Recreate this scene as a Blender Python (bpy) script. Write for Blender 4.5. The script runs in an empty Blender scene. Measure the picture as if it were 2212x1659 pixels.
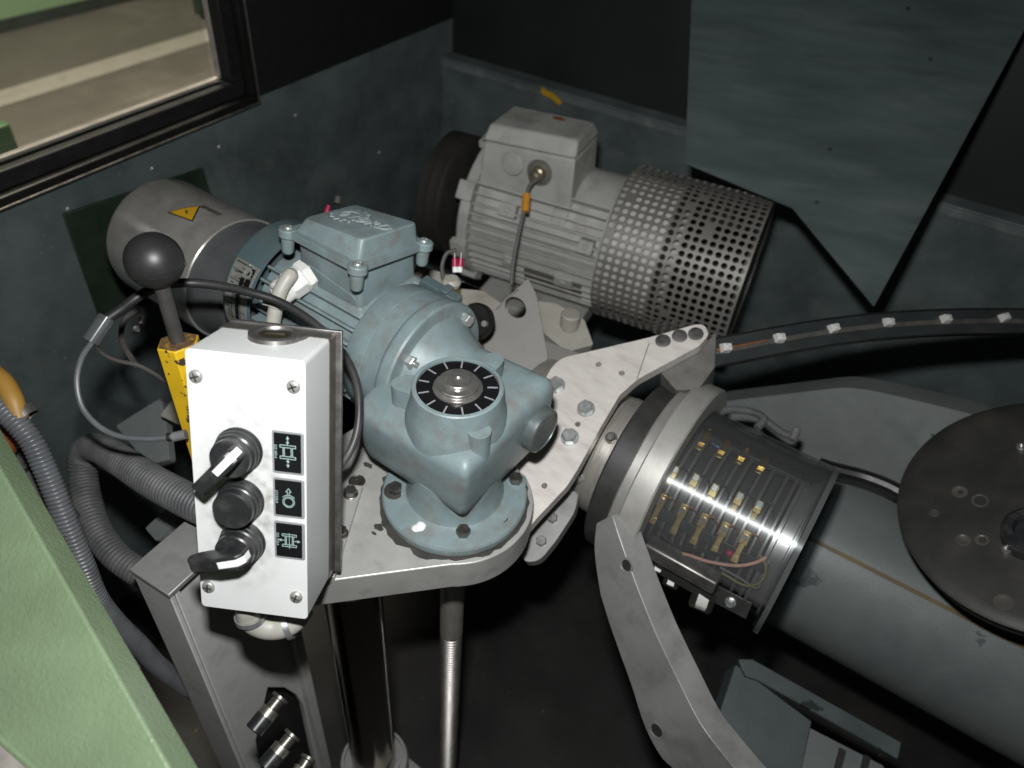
import bpy, bmesh, math, random
from math import sin, cos, pi, radians
from mathutils import Vector, Matrix
from mathutils.geometry import tessellate_polygon
from mathutils.bvhtree import BVHTree
random.seed(7)
V = Vector
scene = bpy.context.scene
COL = scene.collection
S = 0.001                                    # all lengths below are millimetres

# ------------------------------------------------------------------ camera
FPX, CX, CY = 1650.0, 1106.0, 829.5          # focal length and centre of a 2212 x 1659 picture
def _n(v): return V(v).normalized()
camZ = -_n((-166, 1840, FPX))                # world up seen in camera axes (x right, y down, z forward)
camY = V((2390 - CX, -535 - CY, FPX)); camY = (camY - camZ * camY.dot(camZ)).normalized()
camX = camY.cross(camZ).normalized()
BM = Matrix((camX, camY, camZ))              # camera axes -> world
CAM = V((0, 0, 1400))
def ray(x, y): return BM @ V(((x - CX) / FPX, (y - CY) / FPX, 1.0))
def at(x, y, zc): return CAM + ray(x, y) * zc

cd = bpy.data.cameras.new('camera')
cam = bpy.data.objects.new('camera', cd); COL.objects.link(cam)
cd.sensor_width = 36; cd.lens = FPX / 2212 * 36
cd.clip_start = 0.01; cd.clip_end = 40
r_, u_, b_ = BM @ V((1, 0, 0)), BM @ V((0, -1, 0)), BM @ V((0, 0, -1))
cam.matrix_world = Matrix(((r_.x, u_.x, b_.x, CAM.x * S), (r_.y, u_.y, b_.y, CAM.y * S), (r_.z, u_.z, b_.z, CAM.z * S), (0, 0, 0, 1)))
cd.dof.use_dof = True; cd.dof.focus_distance = 0.555; cd.dof.aperture_fstop = 6.5
scene.camera = cam

# ------------------------------------------------------------------ light: dim hall, flash above the lens, hall lamp
w = bpy.data.worlds.new('World'); scene.world = w; w.use_nodes = True
w.node_tree.nodes['Background'].inputs[0].default_value = (0.92, 1.0, 1.0, 1)
w.node_tree.nodes['Background'].inputs[1].default_value = 0.007
scene.view_settings.view_transform = 'Standard'; scene.view_settings.look = 'None'
scene.view_settings.exposure = 0.0; scene.view_settings.gamma = 1.0
def area(name, loc, target, size, power, col, sizey=None):
    l = bpy.data.lights.new(name, 'AREA'); l.energy = power; l.color = col; l.size = size * S
    if sizey: l.shape = 'RECTANGLE'; l.size_y = sizey * S
    o = bpy.data.objects.new(name, l); COL.objects.link(o)
    o.location = loc * S
    o.rotation_euler = (target - loc).to_track_quat('-Z', 'Y').to_euler()
    return o
flash = area('camera_flash', CAM + r_ * -14 + u_ * 78 + b_ * -6, at(1150, 760, 800), 30, 5.6, (0.985, 1.0, 1.0), 20)
area('hall_lamp', V((-1250, 1000, 2650)), V((-1900, 1300, 0)), 500, 130, (1.0, 0.92, 0.80))

# ------------------------------------------------------------------ mesh helpers
def catmull(pts, sub=8):
    P = [V(p) for p in pts]; out = []
    P = [P[0] * 2 - P[1]] + P + [P[-1] * 2 - P[-2]]
    for i in range(1, len(P) - 2):
        a, b, c, d = P[i - 1:i + 3]
        for k in range(sub):
            t = k / sub
            out.append(0.5 * ((2 * b) + (c - a) * t + (2 * a - 5 * b + 4 * c - d) * t * t + (3 * b - a - 3 * c + d) * t ** 3))
    out.append(P[-2]); return out
def resample(pts, step):
    out = [pts[0].copy()]; acc = 0
    for a, b in zip(pts, pts[1:]):
        L = (b - a).length
        if L < 1e-9: continue
        d = step - acc
        while d <= L:
            out.append(a.lerp(b, d / L)); d += step
        acc = (acc + L) % step if L >= step - acc else acc + L
    return out
def axm(p, d, up=None):
    d = V(d).normalized(); up = V(up) if up is not None else (V((0, 0, 1)) if abs(d.z) < 0.9 else V((1, 0, 0)))
    x = up.cross(d).normalized(); y = d.cross(x)
    m = Matrix((x, y, d)).transposed().to_4x4(); m.translation = V(p); return m
def frame(o, x, y=None, z=None):
    x = V(x).normalized()
    if z is None: y = (V(y) - x * x.dot(V(y))).normalized(); z = x.cross(y)
    else: z = (V(z) - x * x.dot(V(z))).normalized(); y = z.cross(x)
    m = Matrix((x, y, z)).transposed().to_4x4(); m.translation = V(o); return m
def rotz(a): return Matrix.Rotation(radians(a), 4, 'Z')
def L(fr, px, py, ax, val):
    """pixel -> point in frame fr, on the frame's plane ax = val"""
    inv = fr.inverted(); o = inv @ CAM; d = inv.to_3x3() @ ray(px, py); i = 'xyz'.index(ax)
    return o + d * ((val - o[i]) / d[i])
def arc(cx, cy, r, a0, a1, n):
    return [(cx + r * cos(radians(a0 + (a1 - a0) * i / n)), cy + r * sin(radians(a0 + (a1 - a0) * i / n))) for i in range(n + 1)]
def rrect(x0, x1, y0, y1, r, n=5):
    return arc(x1 - r, y1 - r, r, 0, 90, n) + arc(x0 + r, y1 - r, r, 90, 180, n) + arc(x0 + r, y0 + r, r, 180, 270, n) + arc(x1 - r, y0 + r, r, 270, 360, n)
def roundpoly(pts, rad, n=5):
    out = []; N = len(pts)
    for i in range(N):
        p = V(pts[i]).to_2d(); a = V(pts[i - 1]).to_2d() - p; b = V(pts[(i + 1) % N]).to_2d() - p
        r = rad[i] if isinstance(rad, (list, tuple)) else rad
        r = min(r, a.length * .48, b.length * .48)
        if r < .01: out.append(tuple(p)); continue
        q0 = p + a.normalized() * r; q1 = p + b.normalized() * r
        for k in range(n + 1):
            t = k / n; q = q0 * (1 - t) ** 2 + p * 2 * t * (1 - t) + q1 * t * t; out.append(tuple(q))
    return out
class MB:
    def __init__(s): s.v = []; s.f = []
    def add(s, vs, fs, m=None):
        b = len(s.v)
        s.v += [(m @ V(v)) if m is not None else V(v) for v in vs]
        s.f += [tuple(i + b for i in f) for f in fs]; return s
    def box(s, x0, x1, y0, y1, z0, z1, m=None):
        return s.add([(x0, y0, z0), (x1, y0, z0), (x1, y1, z0), (x0, y1, z0), (x0, y0, z1), (x1, y0, z1), (x1, y1, z1), (x0, y1, z1)],
                     [(3, 2, 1, 0), (4, 5, 6, 7), (0, 1, 5, 4), (1, 2, 6, 5), (2, 3, 7, 6), (3, 0, 4, 7)], m)
    def hexa(s, b, t, m=None):
        return s.add(list(b) + list(t), [(3, 2, 1, 0), (4, 5, 6, 7), (0, 1, 5, 4), (1, 2, 6, 5), (2, 3, 7, 6), (3, 0, 4, 7)], m)
    def lathe(s, prof, n=32, m=None, a0=0, a1=360):
        full = abs(a1 - a0) >= 359.9; k = n if full else n + 1
        vs = []; fs = []; idx = []
        for r, h in prof:
            if r < 1e-6: idx.append([len(vs)] * k); vs.append((0, 0, h)); continue
            idx.append(list(range(len(vs), len(vs) + k)))
            for i in range(k):
                a = radians(a0 + (a1 - a0) * i / n); vs.append((r * cos(a), r * sin(a), h))
        for A, Bq in zip(idx, idx[1:]):
            for i in range(n):
                j = (i + 1) % k
                q = []
                for t in (A[i], A[j], Bq[j], Bq[i]):
                    if t not in q: q.append(t)
                if len(q) > 2: fs.append(tuple(q))
        return s.add(vs, fs, m)
    def cyl(s, p0, p1, r0, r1=None, n=24, ch=0.0):
        p0 = V(p0); p1 = V(p1); h = (p1 - p0).length; r1 = r0 if r1 is None else r1
        pr = [(0, 0), (r0 - ch, 0)] + ([(r0, ch), (r1, h - ch)] if ch else [(r0, 0), (r1, h)]) + [(r1 - ch, h), (0, h)]
        if not ch: pr = [(0, 0), (r0, 0), (r1, h), (0, h)]
        return s.lathe(pr, n, axm(p0, p1 - p0))
    def prism(s, outl, z0, z1, holes=(), m=None):
        loops = [[V((p[0], p[1], 0)) for p in outl]] + [[V((p[0], p[1], 0)) for p in h] for h in holes]
        tri = tessellate_polygon(loops); flat = [p for l in loops for p in l]; N = len(flat)
        vs = [(p.x, p.y, z0) for p in flat] + [(p.x, p.y, z1) for p in flat]
        fs = [tuple(t) for t in tri] + [tuple(i + N for i in reversed(t)) for t in tri]
        o = 0
        for l in loops:
            k = len(l)
            for i in range(k):
                j = (i + 1) % k; fs.append((o + i, o + j, o + j + N, o + i + N))
            o += k
        return s.add(vs, fs, m)
    def tube(s, pts, r, n=12, sub=8, smooth=True, caps=True):
        P = catmull(pts, sub) if smooth else [V(p) for p in pts]
        N = len(P); R = r if callable(r) else (lambda t: r)
        t0 = (P[1] - P[0]).normalized(); nx = t0.orthogonal().normalized(); vs = []; fs = []
        for i, p in enumerate(P):
            t = (P[min(i + 1, N - 1)] - P[max(i - 1, 0)]).normalized()
            nx = (nx - t * nx.dot(t)).normalized(); ny = t.cross(nx); rr = R(i / (N - 1))
            for k in range(n):
                a = 2 * pi * k / n; vs.append(p + (nx * cos(a) + ny * sin(a)) * rr)
        for i in range(N - 1):
            for k in range(n):
                j = (k + 1) % n; fs.append((i * n + k, i * n + j, i * n + n + j, i * n + n + k))
        if caps: fs.append(tuple(reversed(range(n)))); fs.append(tuple(range((N - 1) * n, N * n)))
        return s.add(vs, fs)
    def corr(s, pts, r, pitch, depth, n=20, rend=None):
        P = resample(catmull(pts, 24), pitch / 6); N = len(P); rend = r if rend is None else rend
        pat = [1.0, .93, .5, 0.0, .5, .93]
        return s.tube(P, lambda t: r + (rend - r) * t - depth * (1 - pat[int(round(t * (N - 1))) % 6]), n, smooth=False)
    def sphere(s, c, r, n=32, sz=1.0):
        k = n // 2
        return s.lathe([(r * sin(pi * i / k), -r * sz * cos(pi * i / k)) for i in range(k + 1)], n, Matrix.Translation(V(c)))
    def hexbolt(s, m, af=10, h=5, washer=0.0, wt=1.2, dome=True):
        R = af / 2 / cos(pi / 6); z = 0
        if washer: s.lathe([(0, 0), (washer, 0), (washer, wt * .8), (washer - .3, wt), (0, wt)], 24, m); z = wt
        vs = []; 
        for zz, k in ((z, 1), (z + h * .82, 1), (z + h, .86)):
            vs += [(R * k * cos(pi / 3 * i), R * k * sin(pi / 3 * i), zz) for i in range(6)]
        fs = [(i, (i + 1) % 6, 6 + (i + 1) % 6, 6 + i) for i in range(6)] + [(6 + i, 6 + (i + 1) % 6, 12 + (i + 1) % 6, 12 + i) for i in range(6)]
        s.add(vs, fs + [(12, 13, 14, 15, 16, 17)], m)
        return s
    def pan(s, m, r=4, h=2.4):
        s.lathe([(r, 0), (r, h * .25), (r * .93, h * .55), (r * .75, h * .85), (r * .45, h), (0, h * 1.03)], 24, m); return s
    def text(s, txt, size, depth, m, shear=0.0, align='CENTER', bold=0.0):
        c = bpy.data.curves.new('t', 'FONT'); c.body = txt; c.size = size; c.extrude = depth / 2; c.shear = shear
        c.align_x = align; c.align_y = 'CENTER'; c.offset = bold; c.resolution_u = 3
        o = bpy.data.objects.new('t', c); COL.objects.link(o)
        dg = bpy.context.evaluated_depsgraph_get(); me = bpy.data.meshes.new_from_object(o.evaluated_get(dg))
        s.add([v.co + V((0, 0, depth / 2)) for v in me.vertices], [tuple(p.vertices) for p in me.polygons], m)
        bpy.data.objects.remove(o); bpy.data.meshes.remove(me); bpy.data.curves.remove(c); return s
    def stroke(s, pts, wd, z0, z1, m=None, closed=False):
        P = [V((p[0], p[1])) for p in pts]
        if closed: P.append(P[0])
        for a, b in zip(P, P[1:]):
            t = (b - a)
            if t.length < 1e-6: continue
            t.normalize(); q = V((-t.y, t.x)) * wd / 2; e = t * wd * .3
            a2, b2 = a - e, b + e
            s.prism([tuple(a2 - q), tuple(b2 - q), tuple(b2 + q), tuple(a2 + q)], z0, z1, m=m)
        return s
    def build(s, name, mat, parent=None, bevel=0, seg=2, ang=32, label=None, shade=True):
        me = bpy.data.meshes.new(name)
        me.from_pydata([tuple(v * S) for v in s.v], [], s.f); me.validate()
        b = bmesh.new(); b.from_mesh(me)
        bmesh.ops.recalc_face_normals(b, faces=b.faces); b.to_mesh(me); b.free()
        if shade:
            me.polygons.foreach_set('use_smooth', [True] * len(me.polygons)); me.set_sharp_from_angle(angle=radians(ang))
        me.materials.append(mat)
        o = bpy.data.objects.new(name, me); COL.objects.link(o)
        if parent is not None: o.parent = parent
        if bevel:
            md = o.modifiers.new('bevel', 'BEVEL'); md.width = bevel * S; md.segments = seg; md.limit_method = 'ANGLE'; md.angle_limit = radians(40)
            md.harden_normals = False
        if label: o['label'] = label
        return o
def setm(o, m):
    m = m.copy(); m.translation = m.translation * S; o.matrix_world = m
def thing(name, label, cat, fr=None, group=None):
    o = bpy.data.objects.new(name, None); COL.objects.link(o); o.empty_display_size = .02
    if fr is not None: setm(o, fr)
    o['label'] = label; o['category'] = cat
    if group: o['group'] = group
    return o
def tag(o, label, cat, group=None):
    o['label'] = label; o['category'] = cat
    if group: o['group'] = group
    return o
def struct(name, mb, mat, **k):
    o = mb.build(name, mat, **k); o['kind'] = 'structure'; return o
def twin(o, parent=None, m=None):
    """another piece like o: same mesh, own object"""
    c = o.copy(); COL.objects.link(c); c.parent = parent if parent is not None else o.parent
    if m is not None:
        m = m.copy(); m.translation = m.translation * S; c.matrix_local = m
    return c

# ------------------------------------------------------------------ materials
def mat(name, col, rough=.5, metal=0.0, var=.12, vs=60, dirt=None, da=.5, ds=40, dd=.5, bump=0.0, bs=900, stretch=None, spec=.5, coat=0.0, speck=None, chip=None):
    m = bpy.data.materials.new(name); m.use_nodes = True; nt = m.node_tree; N = nt.nodes; K = nt.links
    p = N['Principled BSDF']; p.inputs['Roughness'].default_value = rough; p.inputs['Metallic'].default_value = metal
    p.inputs['Specular IOR Level'].default_value = spec
    if coat: p.inputs['Coat Weight'].default_value = coat; p.inputs['Coat Roughness'].default_value = .15
    tc = N.new('ShaderNodeTexCoord'); mp = N.new('ShaderNodeMapping'); K.new(tc.outputs['Object'], mp.inputs[0])
    if stretch: mp.inputs['Scale'].default_value = stretch
    def noise(sc, det=4, src=mp):
        n = N.new('ShaderNodeTexNoise'); n.inputs['Scale'].default_value = sc; n.inputs['Detail'].default_value = det; n.inputs['Roughness'].default_value = .6
        K.new(src.outputs[0], n.inputs['Vector']); return n
    def ramp(src, lo, hi):
        r = N.new('ShaderNodeMapRange'); r.inputs[1].default_value = lo; r.inputs[2].default_value = hi; r.clamp = True
        K.new(src, r.inputs[0]); return r.outputs[0]
    def mix(a, b, fac):
        x = N.new('ShaderNodeMix'); x.data_type = 'RGBA'
        for s_, val in ((x.inputs[6], a), (x.inputs[7], b)):
            if isinstance(val, tuple): s_.default_value = val
            else: K.new(val, s_)
        K.new(fac, x.inputs[0]); return x.outputs[2]
    c4 = lambda c, k=1: (c[0] * k, c[1] * k, c[2] * k, 1)
    n1 = noise(vs)
    out = mix(c4(col, 1 - var), c4(col, 1 + var), ramp(n1.outputs[0], .3, .7))
    if dirt:
        n2 = noise(ds, 8); f = ramp(n2.outputs[0], dd, dd + .22)
        mu = N.new('ShaderNodeMath'); mu.operation = 'MULTIPLY'; mu.inputs[1].default_value = da; K.new(f, mu.inputs[0])
        out = mix(out, c4(dirt), mu.outputs[0])
    if speck:
        n3 = noise(speck[1], 2); out = mix(out, c4(speck[0]), ramp(n3.outputs[0], speck[2], speck[2] + .04))
    if chip:
        n4 = noise(chip[1], 6); out = mix(out, c4(chip[0]), ramp(n4.outputs[0], chip[2], chip[2] + .015))
    K.new(out, p.inputs['Base Color'])
    rr = N.new('ShaderNodeMapRange'); rr.inputs[3].default_value = max(.02, rough - .09); rr.inputs[4].default_value = min(1, rough + .09)
    K.new(n1.outputs[0], rr.inputs[0]); K.new(rr.outputs[0], p.inputs['Roughness'])
    if bump:
        nb = noise(bs, 3); b = N.new('ShaderNodeBump'); b.inputs['Strength'].default_value = 1.0; b.inputs['Distance'].default_value = bump * S
        K.new(nb.outputs[0], b.inputs['Height']); K.new(b.outputs[0], p.inputs['Normal'])
    return m
STREAK_ROT = 0.0
def clear(name, tint, rough=.03, ior=1.45, op=0.0, streak=False):
    m = bpy.data.materials.new(name); m.use_nodes = True; nt = m.node_tree; N = nt.nodes; K = nt.links; N.clear()
    o = N.new('ShaderNodeOutputMaterial'); t = N.new('ShaderNodeBsdfTransparent'); t.inputs[0].default_value = (*tint, 1)
    g = N.new('ShaderNodeBsdfGlossy'); g.inputs['Roughness'].default_value = rough
    f = N.new('ShaderNodeFresnel'); x = N.new('ShaderNodeMixShader')
    ge_ = N.new('ShaderNodeNewGeometry'); mr = N.new('ShaderNodeMapRange'); mr.inputs[3].default_value = ior; mr.inputs[4].default_value = 1 / ior
    K.new(ge_.outputs['Backfacing'], mr.inputs[0]); K.new(mr.outputs[0], f.inputs[0])      # same strength from both sides of the thin wall
    if streak:
        tg = N.new('ShaderNodeTangent'); tg.direction_type = 'RADIAL'; tg.axis = 'X'; K.new(tg.outputs[0], g.inputs['Tangent']); g.inputs['Anisotropy'].default_value = .78; g.inputs['Rotation'].default_value = STREAK_ROT
    K.new(f.outputs[0], x.inputs[0]); K.new(t.outputs[0], x.inputs[1]); gs = g.outputs[0]
    if streak:                                          # fine circumferential scratches: a sharp and a broad streak
        g2_ = N.new('ShaderNodeBsdfAnisotropic'); g2_.inputs['Roughness'].default_value = .40; g2_.inputs['Anisotropy'].default_value = .80; K.new(tg.outputs[0], g2_.inputs['Tangent'])
        gm2 = N.new('ShaderNodeMixShader'); gm2.inputs[0].default_value = .55; K.new(g.outputs[0], gm2.inputs[1]); K.new(g2_.outputs[0], gm2.inputs[2]); gs = gm2.outputs[0]
    K.new(gs, x.inputs[2])
    if op:
        d = N.new('ShaderNodeBsdfDiffuse'); d.inputs[0].default_value = (.7, .7, .7, 1); y = N.new('ShaderNodeMixShader'); y.inputs[0].default_value = op
        K.new(x.outputs[0], y.inputs[1]); K.new(d.outputs[0], y.inputs[2]); K.new(y.outputs[0], o.inputs[0])
    else: K.new(x.outputs[0], o.inputs[0])
    return m
DUST = (.23, .205, .17)
M = dict(
 white=mat('white_powder_coat', (.70, .705, .695), .42, var=.02, vs=30, dirt=(.6, .6, .57), da=.35, ds=25, dd=.52, bump=.05, bs=2500, speck=((.25, .22, .18), 210, .80)),
 basegrey=mat('brown_grey_shell', (.13, .12, .11), .35, metal=.5, var=.15, dirt=DUST, da=.4),
 black=mat('black_plastic', (.02, .021, .022), .33, var=.2, dirt=(.09, .085, .08), da=.5, ds=90, dd=.48),
 blacksoft=mat('black_rubber', (.012, .012, .012), .55, var=.3),
 print_black=mat('label_black', (.008, .008, .009), .3, var=.05),
 print_line=mat('label_print', (.36, .48, .46), .5, var=.05),
 labelrim=mat('label_rim_grey', (.36, .37, .38), .35, metal=.3, var=.04),
 marker=mat('white_marker', (.85, .85, .84), .3, var=.02),
 screw=mat('zinc_screw', (.50, .49, .47), .36, metal=.55, var=.2, vs=400, dirt=(.2, .18, .15), da=.5, ds=300),
 steel=mat('bare_steel', (.46, .445, .42), .30, metal=.85, var=.15, vs=150, stretch=(1, 1, 1)),
 steeldark=mat('dull_steel', (.24, .23, .22), .42, metal=.8, var=.25, vs=120, dirt=(.06, .055, .05), da=.6),
 drum=mat('brushed_drum_steel', (.62, .60, .56), .24, metal=.6, var=.14, vs=40, dirt=(.2, .17, .14), da=.35, ds=30),
 boltdark=mat('oxidised_bolt', (.20, .19, .175), .36, metal=.9, var=.3, vs=300),
 zinc=mat('zinc_bolt', (.50, .52, .51), .38, metal=.75, var=.2, vs=250, dirt=(.25, .23, .2), da=.5, ds=200),
 blue=mat('blue_grey_paint', (.192, .248, .257), .42, var=.11, vs=45, dirt=(.165, .163, .152), da=.75, ds=60, dd=.465, bump=.12, bs=1100, speck=((.10, .10, .095), 420, .70)),
 bluedk=mat('blue_grey_dimmed', (.085, .125, .135), .42, var=.1, vs=30, dirt=(.14, .13, .11), da=.7, ds=35, dd=.5, bump=.1, bs=900),  # motor paint darkened in colour for its distance from the flash
 alu=mat('silver_painted_alloy', (.47, .46, .44), .40, metal=.35, var=.08, vs=50, dirt=(.14, .125, .105), da=.6, ds=38, dd=.56, bump=.06, bs=1500),
 alud=mat('grey_alloy', (.30, .30, .29), .45, metal=.35, var=.12, vs=30, dirt=(.12, .115, .10), da=.5, ds=35, bump=.06, bs=1200),
 platew=mat('brushed_pale_plate', (.60, .56, .52), .46, metal=.2, var=.07, vs=40, dirt=(.42, .37, .33), da=.6, ds=30, dd=.48, stretch=(1, 3, 1)),
 yellow=mat('worn_yellow_paint', (.66, .41, .012), .42, var=.1, vs=50, dirt=(.5, .33, .03), da=.6, ds=60, chip=((.05, .035, .02), 130, .59)),
 rust=mat('rusted_edge', (.11, .06, .03), .7, var=.4, vs=200, dirt=(.5, .33, .02), da=.8, ds=160, dd=.5),
 ball=mat('black_lacquer_ball', (.022, .021, .021), .42, var=.15, bump=.03, bs=1500),
 wall=mat('teal_grey_wall', (.112, .138, .136), .40, var=.32, vs=9, dirt=(.185, .21, .205), da=.7, ds=11, bump=.25, bs=420, speck=((.30, .31, .30), 130, .715)),
 sheet=mat('brushed_grey_sheet', (.066, .088, .086), .40, var=.25, vs=10, dirt=(.12, .14, .138), da=.6, ds=9, dd=.5, stretch=(.6, 3, 1), bump=.1, bs=700, speck=((.015, .016, .015), 34, .735)),
 nearblack=mat('shadow_and_fan_black', (.006, .006, .006), .8, var=.2),  # flash shadow colour on the left wall; also the black fan drum
 darkgreen=mat('dark_green_panel', (.022, .035, .022), .5, var=.35, vs=20, bump=.2, bs=600),
 green=mat('green_hammer_paint', (.182, .247, .145), .40, var=.06, vs=25, dirt=(.125, .165, .088), da=.45, ds=14, dd=.5, bump=0),
 frame=mat('black_frame', (.010, .010, .009), .42, var=.3, vs=40),
 trim=mat('pale_trim', (.30, .28, .25), .4, var=.2),
 hosed=mat('dark_grey_conduit', (.085, .085, .088), .55, var=.2, vs=50, dirt=(.16, .155, .15), da=.6, ds=40, dd=.45),
 hosel=mat('mid_grey_conduit', (.10, .105, .112), .36, var=.2, vs=60, dirt=(.14, .135, .13), da=.5, ds=50),
 cable=mat('grey_cable', (.15, .15, .15), .42, var=.15),
 cablew=mat('pale_sheath', (.42, .405, .36), .45, var=.15, dirt=(.2, .18, .14), da=.6, ds=60),
 cableb=mat('black_cable', (.015, .016, .017), .4, var=.2),
 wire=mat('brown_grey_wire', (.075, .068, .062), .55, var=.3),
 beige=mat('beige_casting', (.33, .315, .27), .55, var=.1, vs=20, dirt=(.2, .18, .15), da=.7, ds=18, bump=.2, bs=500),
 bracket=mat('taupe_bracket', (.17, .16, .145), .55, var=.12, vs=20, dirt=(.13, .12, .1), da=.5, ds=18),
 dusty=mat('dusty_motor_grey', (.40, .395, .37), .6, var=.16, vs=18, dirt=(.17, .15, .13), da=.75, ds=16, dd=.50, bump=.2, bs=500),
 guard=mat('dusty_guard_steel', (.22, .21, .19), .5, metal=.3, var=.15, vs=15, dirt=(.13, .115, .095), da=.6, ds=14),
 pulley=mat('dark_brown_pulley', (.026, .025, .0225), .55, var=.25, vs=25, dirt=(.06, .05, .04), da=.5, ds=22, bump=.15, bs=500),
 belt=mat('belt_rubber', (.02, .018, .016), .7, var=.3, vs=20),
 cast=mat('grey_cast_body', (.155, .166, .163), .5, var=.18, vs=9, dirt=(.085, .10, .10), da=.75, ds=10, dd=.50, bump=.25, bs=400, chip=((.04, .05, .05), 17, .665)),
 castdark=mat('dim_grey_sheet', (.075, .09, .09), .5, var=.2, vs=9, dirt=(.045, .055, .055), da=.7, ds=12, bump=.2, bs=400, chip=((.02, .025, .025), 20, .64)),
 tubem=mat('dusty_tube', (.135, .148, .145), .5, var=.15, vs=7, dirt=(.075, .088, .088), da=.85, ds=6, dd=.52, bump=.2, bs=350, chip=((.06, .07, .07), 19, .665)),
 clampm=mat('dark_clamp_alloy', (.13, .125, .115), .5, metal=.2, var=.2),
 brownline=mat('ochre_strip', (.10, .068, .02), .6, var=.35, vs=30),
 ringalu=mat('pale_ring_alloy', (.37, .36, .335), .42, metal=.35, var=.06, vs=40, dirt=(.25, .23, .2), da=.5, ds=35, bump=.05, bs=1300),
 hub=mat('turned_hub_steel', (.46, .43, .39), .34, metal=.6, var=.15, vs=60, stretch=(8, 1, 1)),
 disc=mat('dark_disc', (.03, .029, .028), .45, var=.2),
 core=mat('black_core', (.03, .03, .03), .45, var=.2),
 profile=mat('grey_profile', (.58, .575, .56), .5, var=.1, vs=30, dirt=(.2, .19, .17), da=.5, ds=30),
 shroud=mat('pale_shroud', (.50, .485, .455), .5, var=.1, vs=20),
 slip=mat('slip_ring_metal', (.19, .185, .17), .38, metal=.6, var=.15),
 chrome=mat('dull_chrome', (.13, .127, .12), .45, metal=.85, var=.25, vs=120),
 threadm=mat('thread_steel', (.20, .19, .175), .36, metal=.9, var=.15, vs=60),
 fit=mat('fitting_steel', (.22, .21, .19), .38, metal=.85, var=.3, vs=150, dirt=(.07, .06, .05), da=.6, ds=90),
 brass=mat('brass', (.60, .46, .20), .34, metal=.9, var=.2, vs=200),
 copper=mat('copper_wire', (.72, .32, .16), .35, metal=.8, var=.1),
 pink=mat('pink_wire', (.62, .34, .26), .4, var=.1),
 red=mat('magenta_terminal', (.36, .015, .065), .4, var=.1),
 orange=mat('orange_sleeve', (.62, .27, .03), .4, var=.1),
 capo=mat('ochre_cap', (.33, .18, .035), .5, var=.25, vs=40, dirt=(.2, .12, .04), da=.6),
 redbrown=mat('red_brown_cap', (.22, .055, .015), .5, var=.2),
 yelsign=mat('yellow_sign', (.66, .38, .02), .35, var=.08, dirt=(.4, .25, .03), da=.5, ds=60),
 plate_id=mat('name_plate', (.48, .49, .45), .32, metal=.6, var=.12, vs=80, dirt=(.28, .25, .17), da=.6, ds=50),
 grease=mat('grease', (.05, .046, .042), .45, var=.3),
 putty=mat('white_putty', (.75, .75, .73), .6, var=.1, vs=200, bump=.4, bs=700),
 floor=mat('pit_floor', (.024, .0235, .022), .6, var=.4, vs=8, dirt=(.055, .048, .040), da=.6, ds=5, speck=((.3, .2, .15), 70, .735)),
 hall=mat('hall_concrete', (.21, .19, .16), .6, var=.12, vs=3, dirt=(.36, .33, .28), da=.75, ds=1.5, dd=.5, bump=.4, bs=90),
 hallline=mat('hall_line_paint', (.62, .58, .5), .6, var=.12, vs=8, dirt=(.3, .28, .24), da=.7, ds=8, dd=.52),
 hallgreen=mat('hall_green_paint', (.25, .40, .22), .5, var=.06),
 acryl=clear('clear_acrylic', (.90, .91, .915), .52, 2.0, op=.025, streak=True),
 sleeve=clear('clear_sleeve', (.6, .63, .65), .2, 1.5, .07),
 pane=clear('window_pane', (.93, .93, .90), .05, 1.3, .02),
)
# finger grime round the switches of the white box
wm = M['white']; nt = wm.node_tree; N = nt.nodes; K = nt.links; bs_ = N['Principled BSDF']
tcw = N.new('ShaderNodeTexCoord'); mw = N.new('ShaderNodeMapping'); mw.inputs['Location'].default_value = (.0040 / .026, .004 / .062, 0); mw.inputs['Scale'].default_value = (1 / .026, 1 / .062, 0)
K.new(tcw.outputs['Object'], mw.inputs[0]); ln = N.new('ShaderNodeVectorMath'); ln.operation = 'LENGTH'; K.new(mw.outputs[0], ln.inputs[0])
nw = N.new('ShaderNodeTexNoise'); nw.inputs['Scale'].default_value = 120; nw.inputs['Detail'].default_value = 6; K.new(tcw.outputs['Object'], nw.inputs['Vector'])
r1 = N.new('ShaderNodeMapRange'); r1.inputs[1].default_value = .65; r1.inputs[2].default_value = 1.25; r1.inputs[3].default_value = .9; r1.inputs[4].default_value = 0; K.new(ln.outputs['Value'], r1.inputs[0])
r2 = N.new('ShaderNodeMapRange'); r2.inputs[1].default_value = .35; r2.inputs[2].default_value = .7; K.new(nw.outputs[0], r2.inputs[0])
mu = N.new('ShaderNodeMath'); mu.operation = 'MULTIPLY'; K.new(r1.outputs[0], mu.inputs[0]); K.new(r2.outputs[0], mu.inputs[1])
mxw = N.new('ShaderNodeMix'); mxw.data_type = 'RGBA'; src = bs_.inputs['Base Color'].links[0].from_socket
K.new(src, mxw.inputs[6]); mxw.inputs[7].default_value = (.33, .325, .31, 1); K.new(mu.outputs[0], mxw.inputs[0]); K.new(mxw.outputs[2], bs_.inputs['Base Color'])
# hammered green: lumps in real relief
gm = M['green']; nt = gm.node_tree; N = nt.nodes; K = nt.links
vn = N.new('ShaderNodeTexNoise'); vn.inputs['Scale'].default_value = 330; vn.inputs['Detail'].default_value = 2.2; vn.inputs['Distortion'].default_value = .9
tcg = N.new('ShaderNodeTexCoord'); K.new(tcg.outputs['Object'], vn.inputs['Vector'])
bg = N.new('ShaderNodeBump'); bg.inputs['Distance'].default_value = 1.5 * S; bg.inputs['Strength'].default_value = .36
K.new(vn.outputs[0], bg.inputs['Height']); K.new(bg.outputs[0], N['Principled BSDF'].inputs['Normal'])

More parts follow.
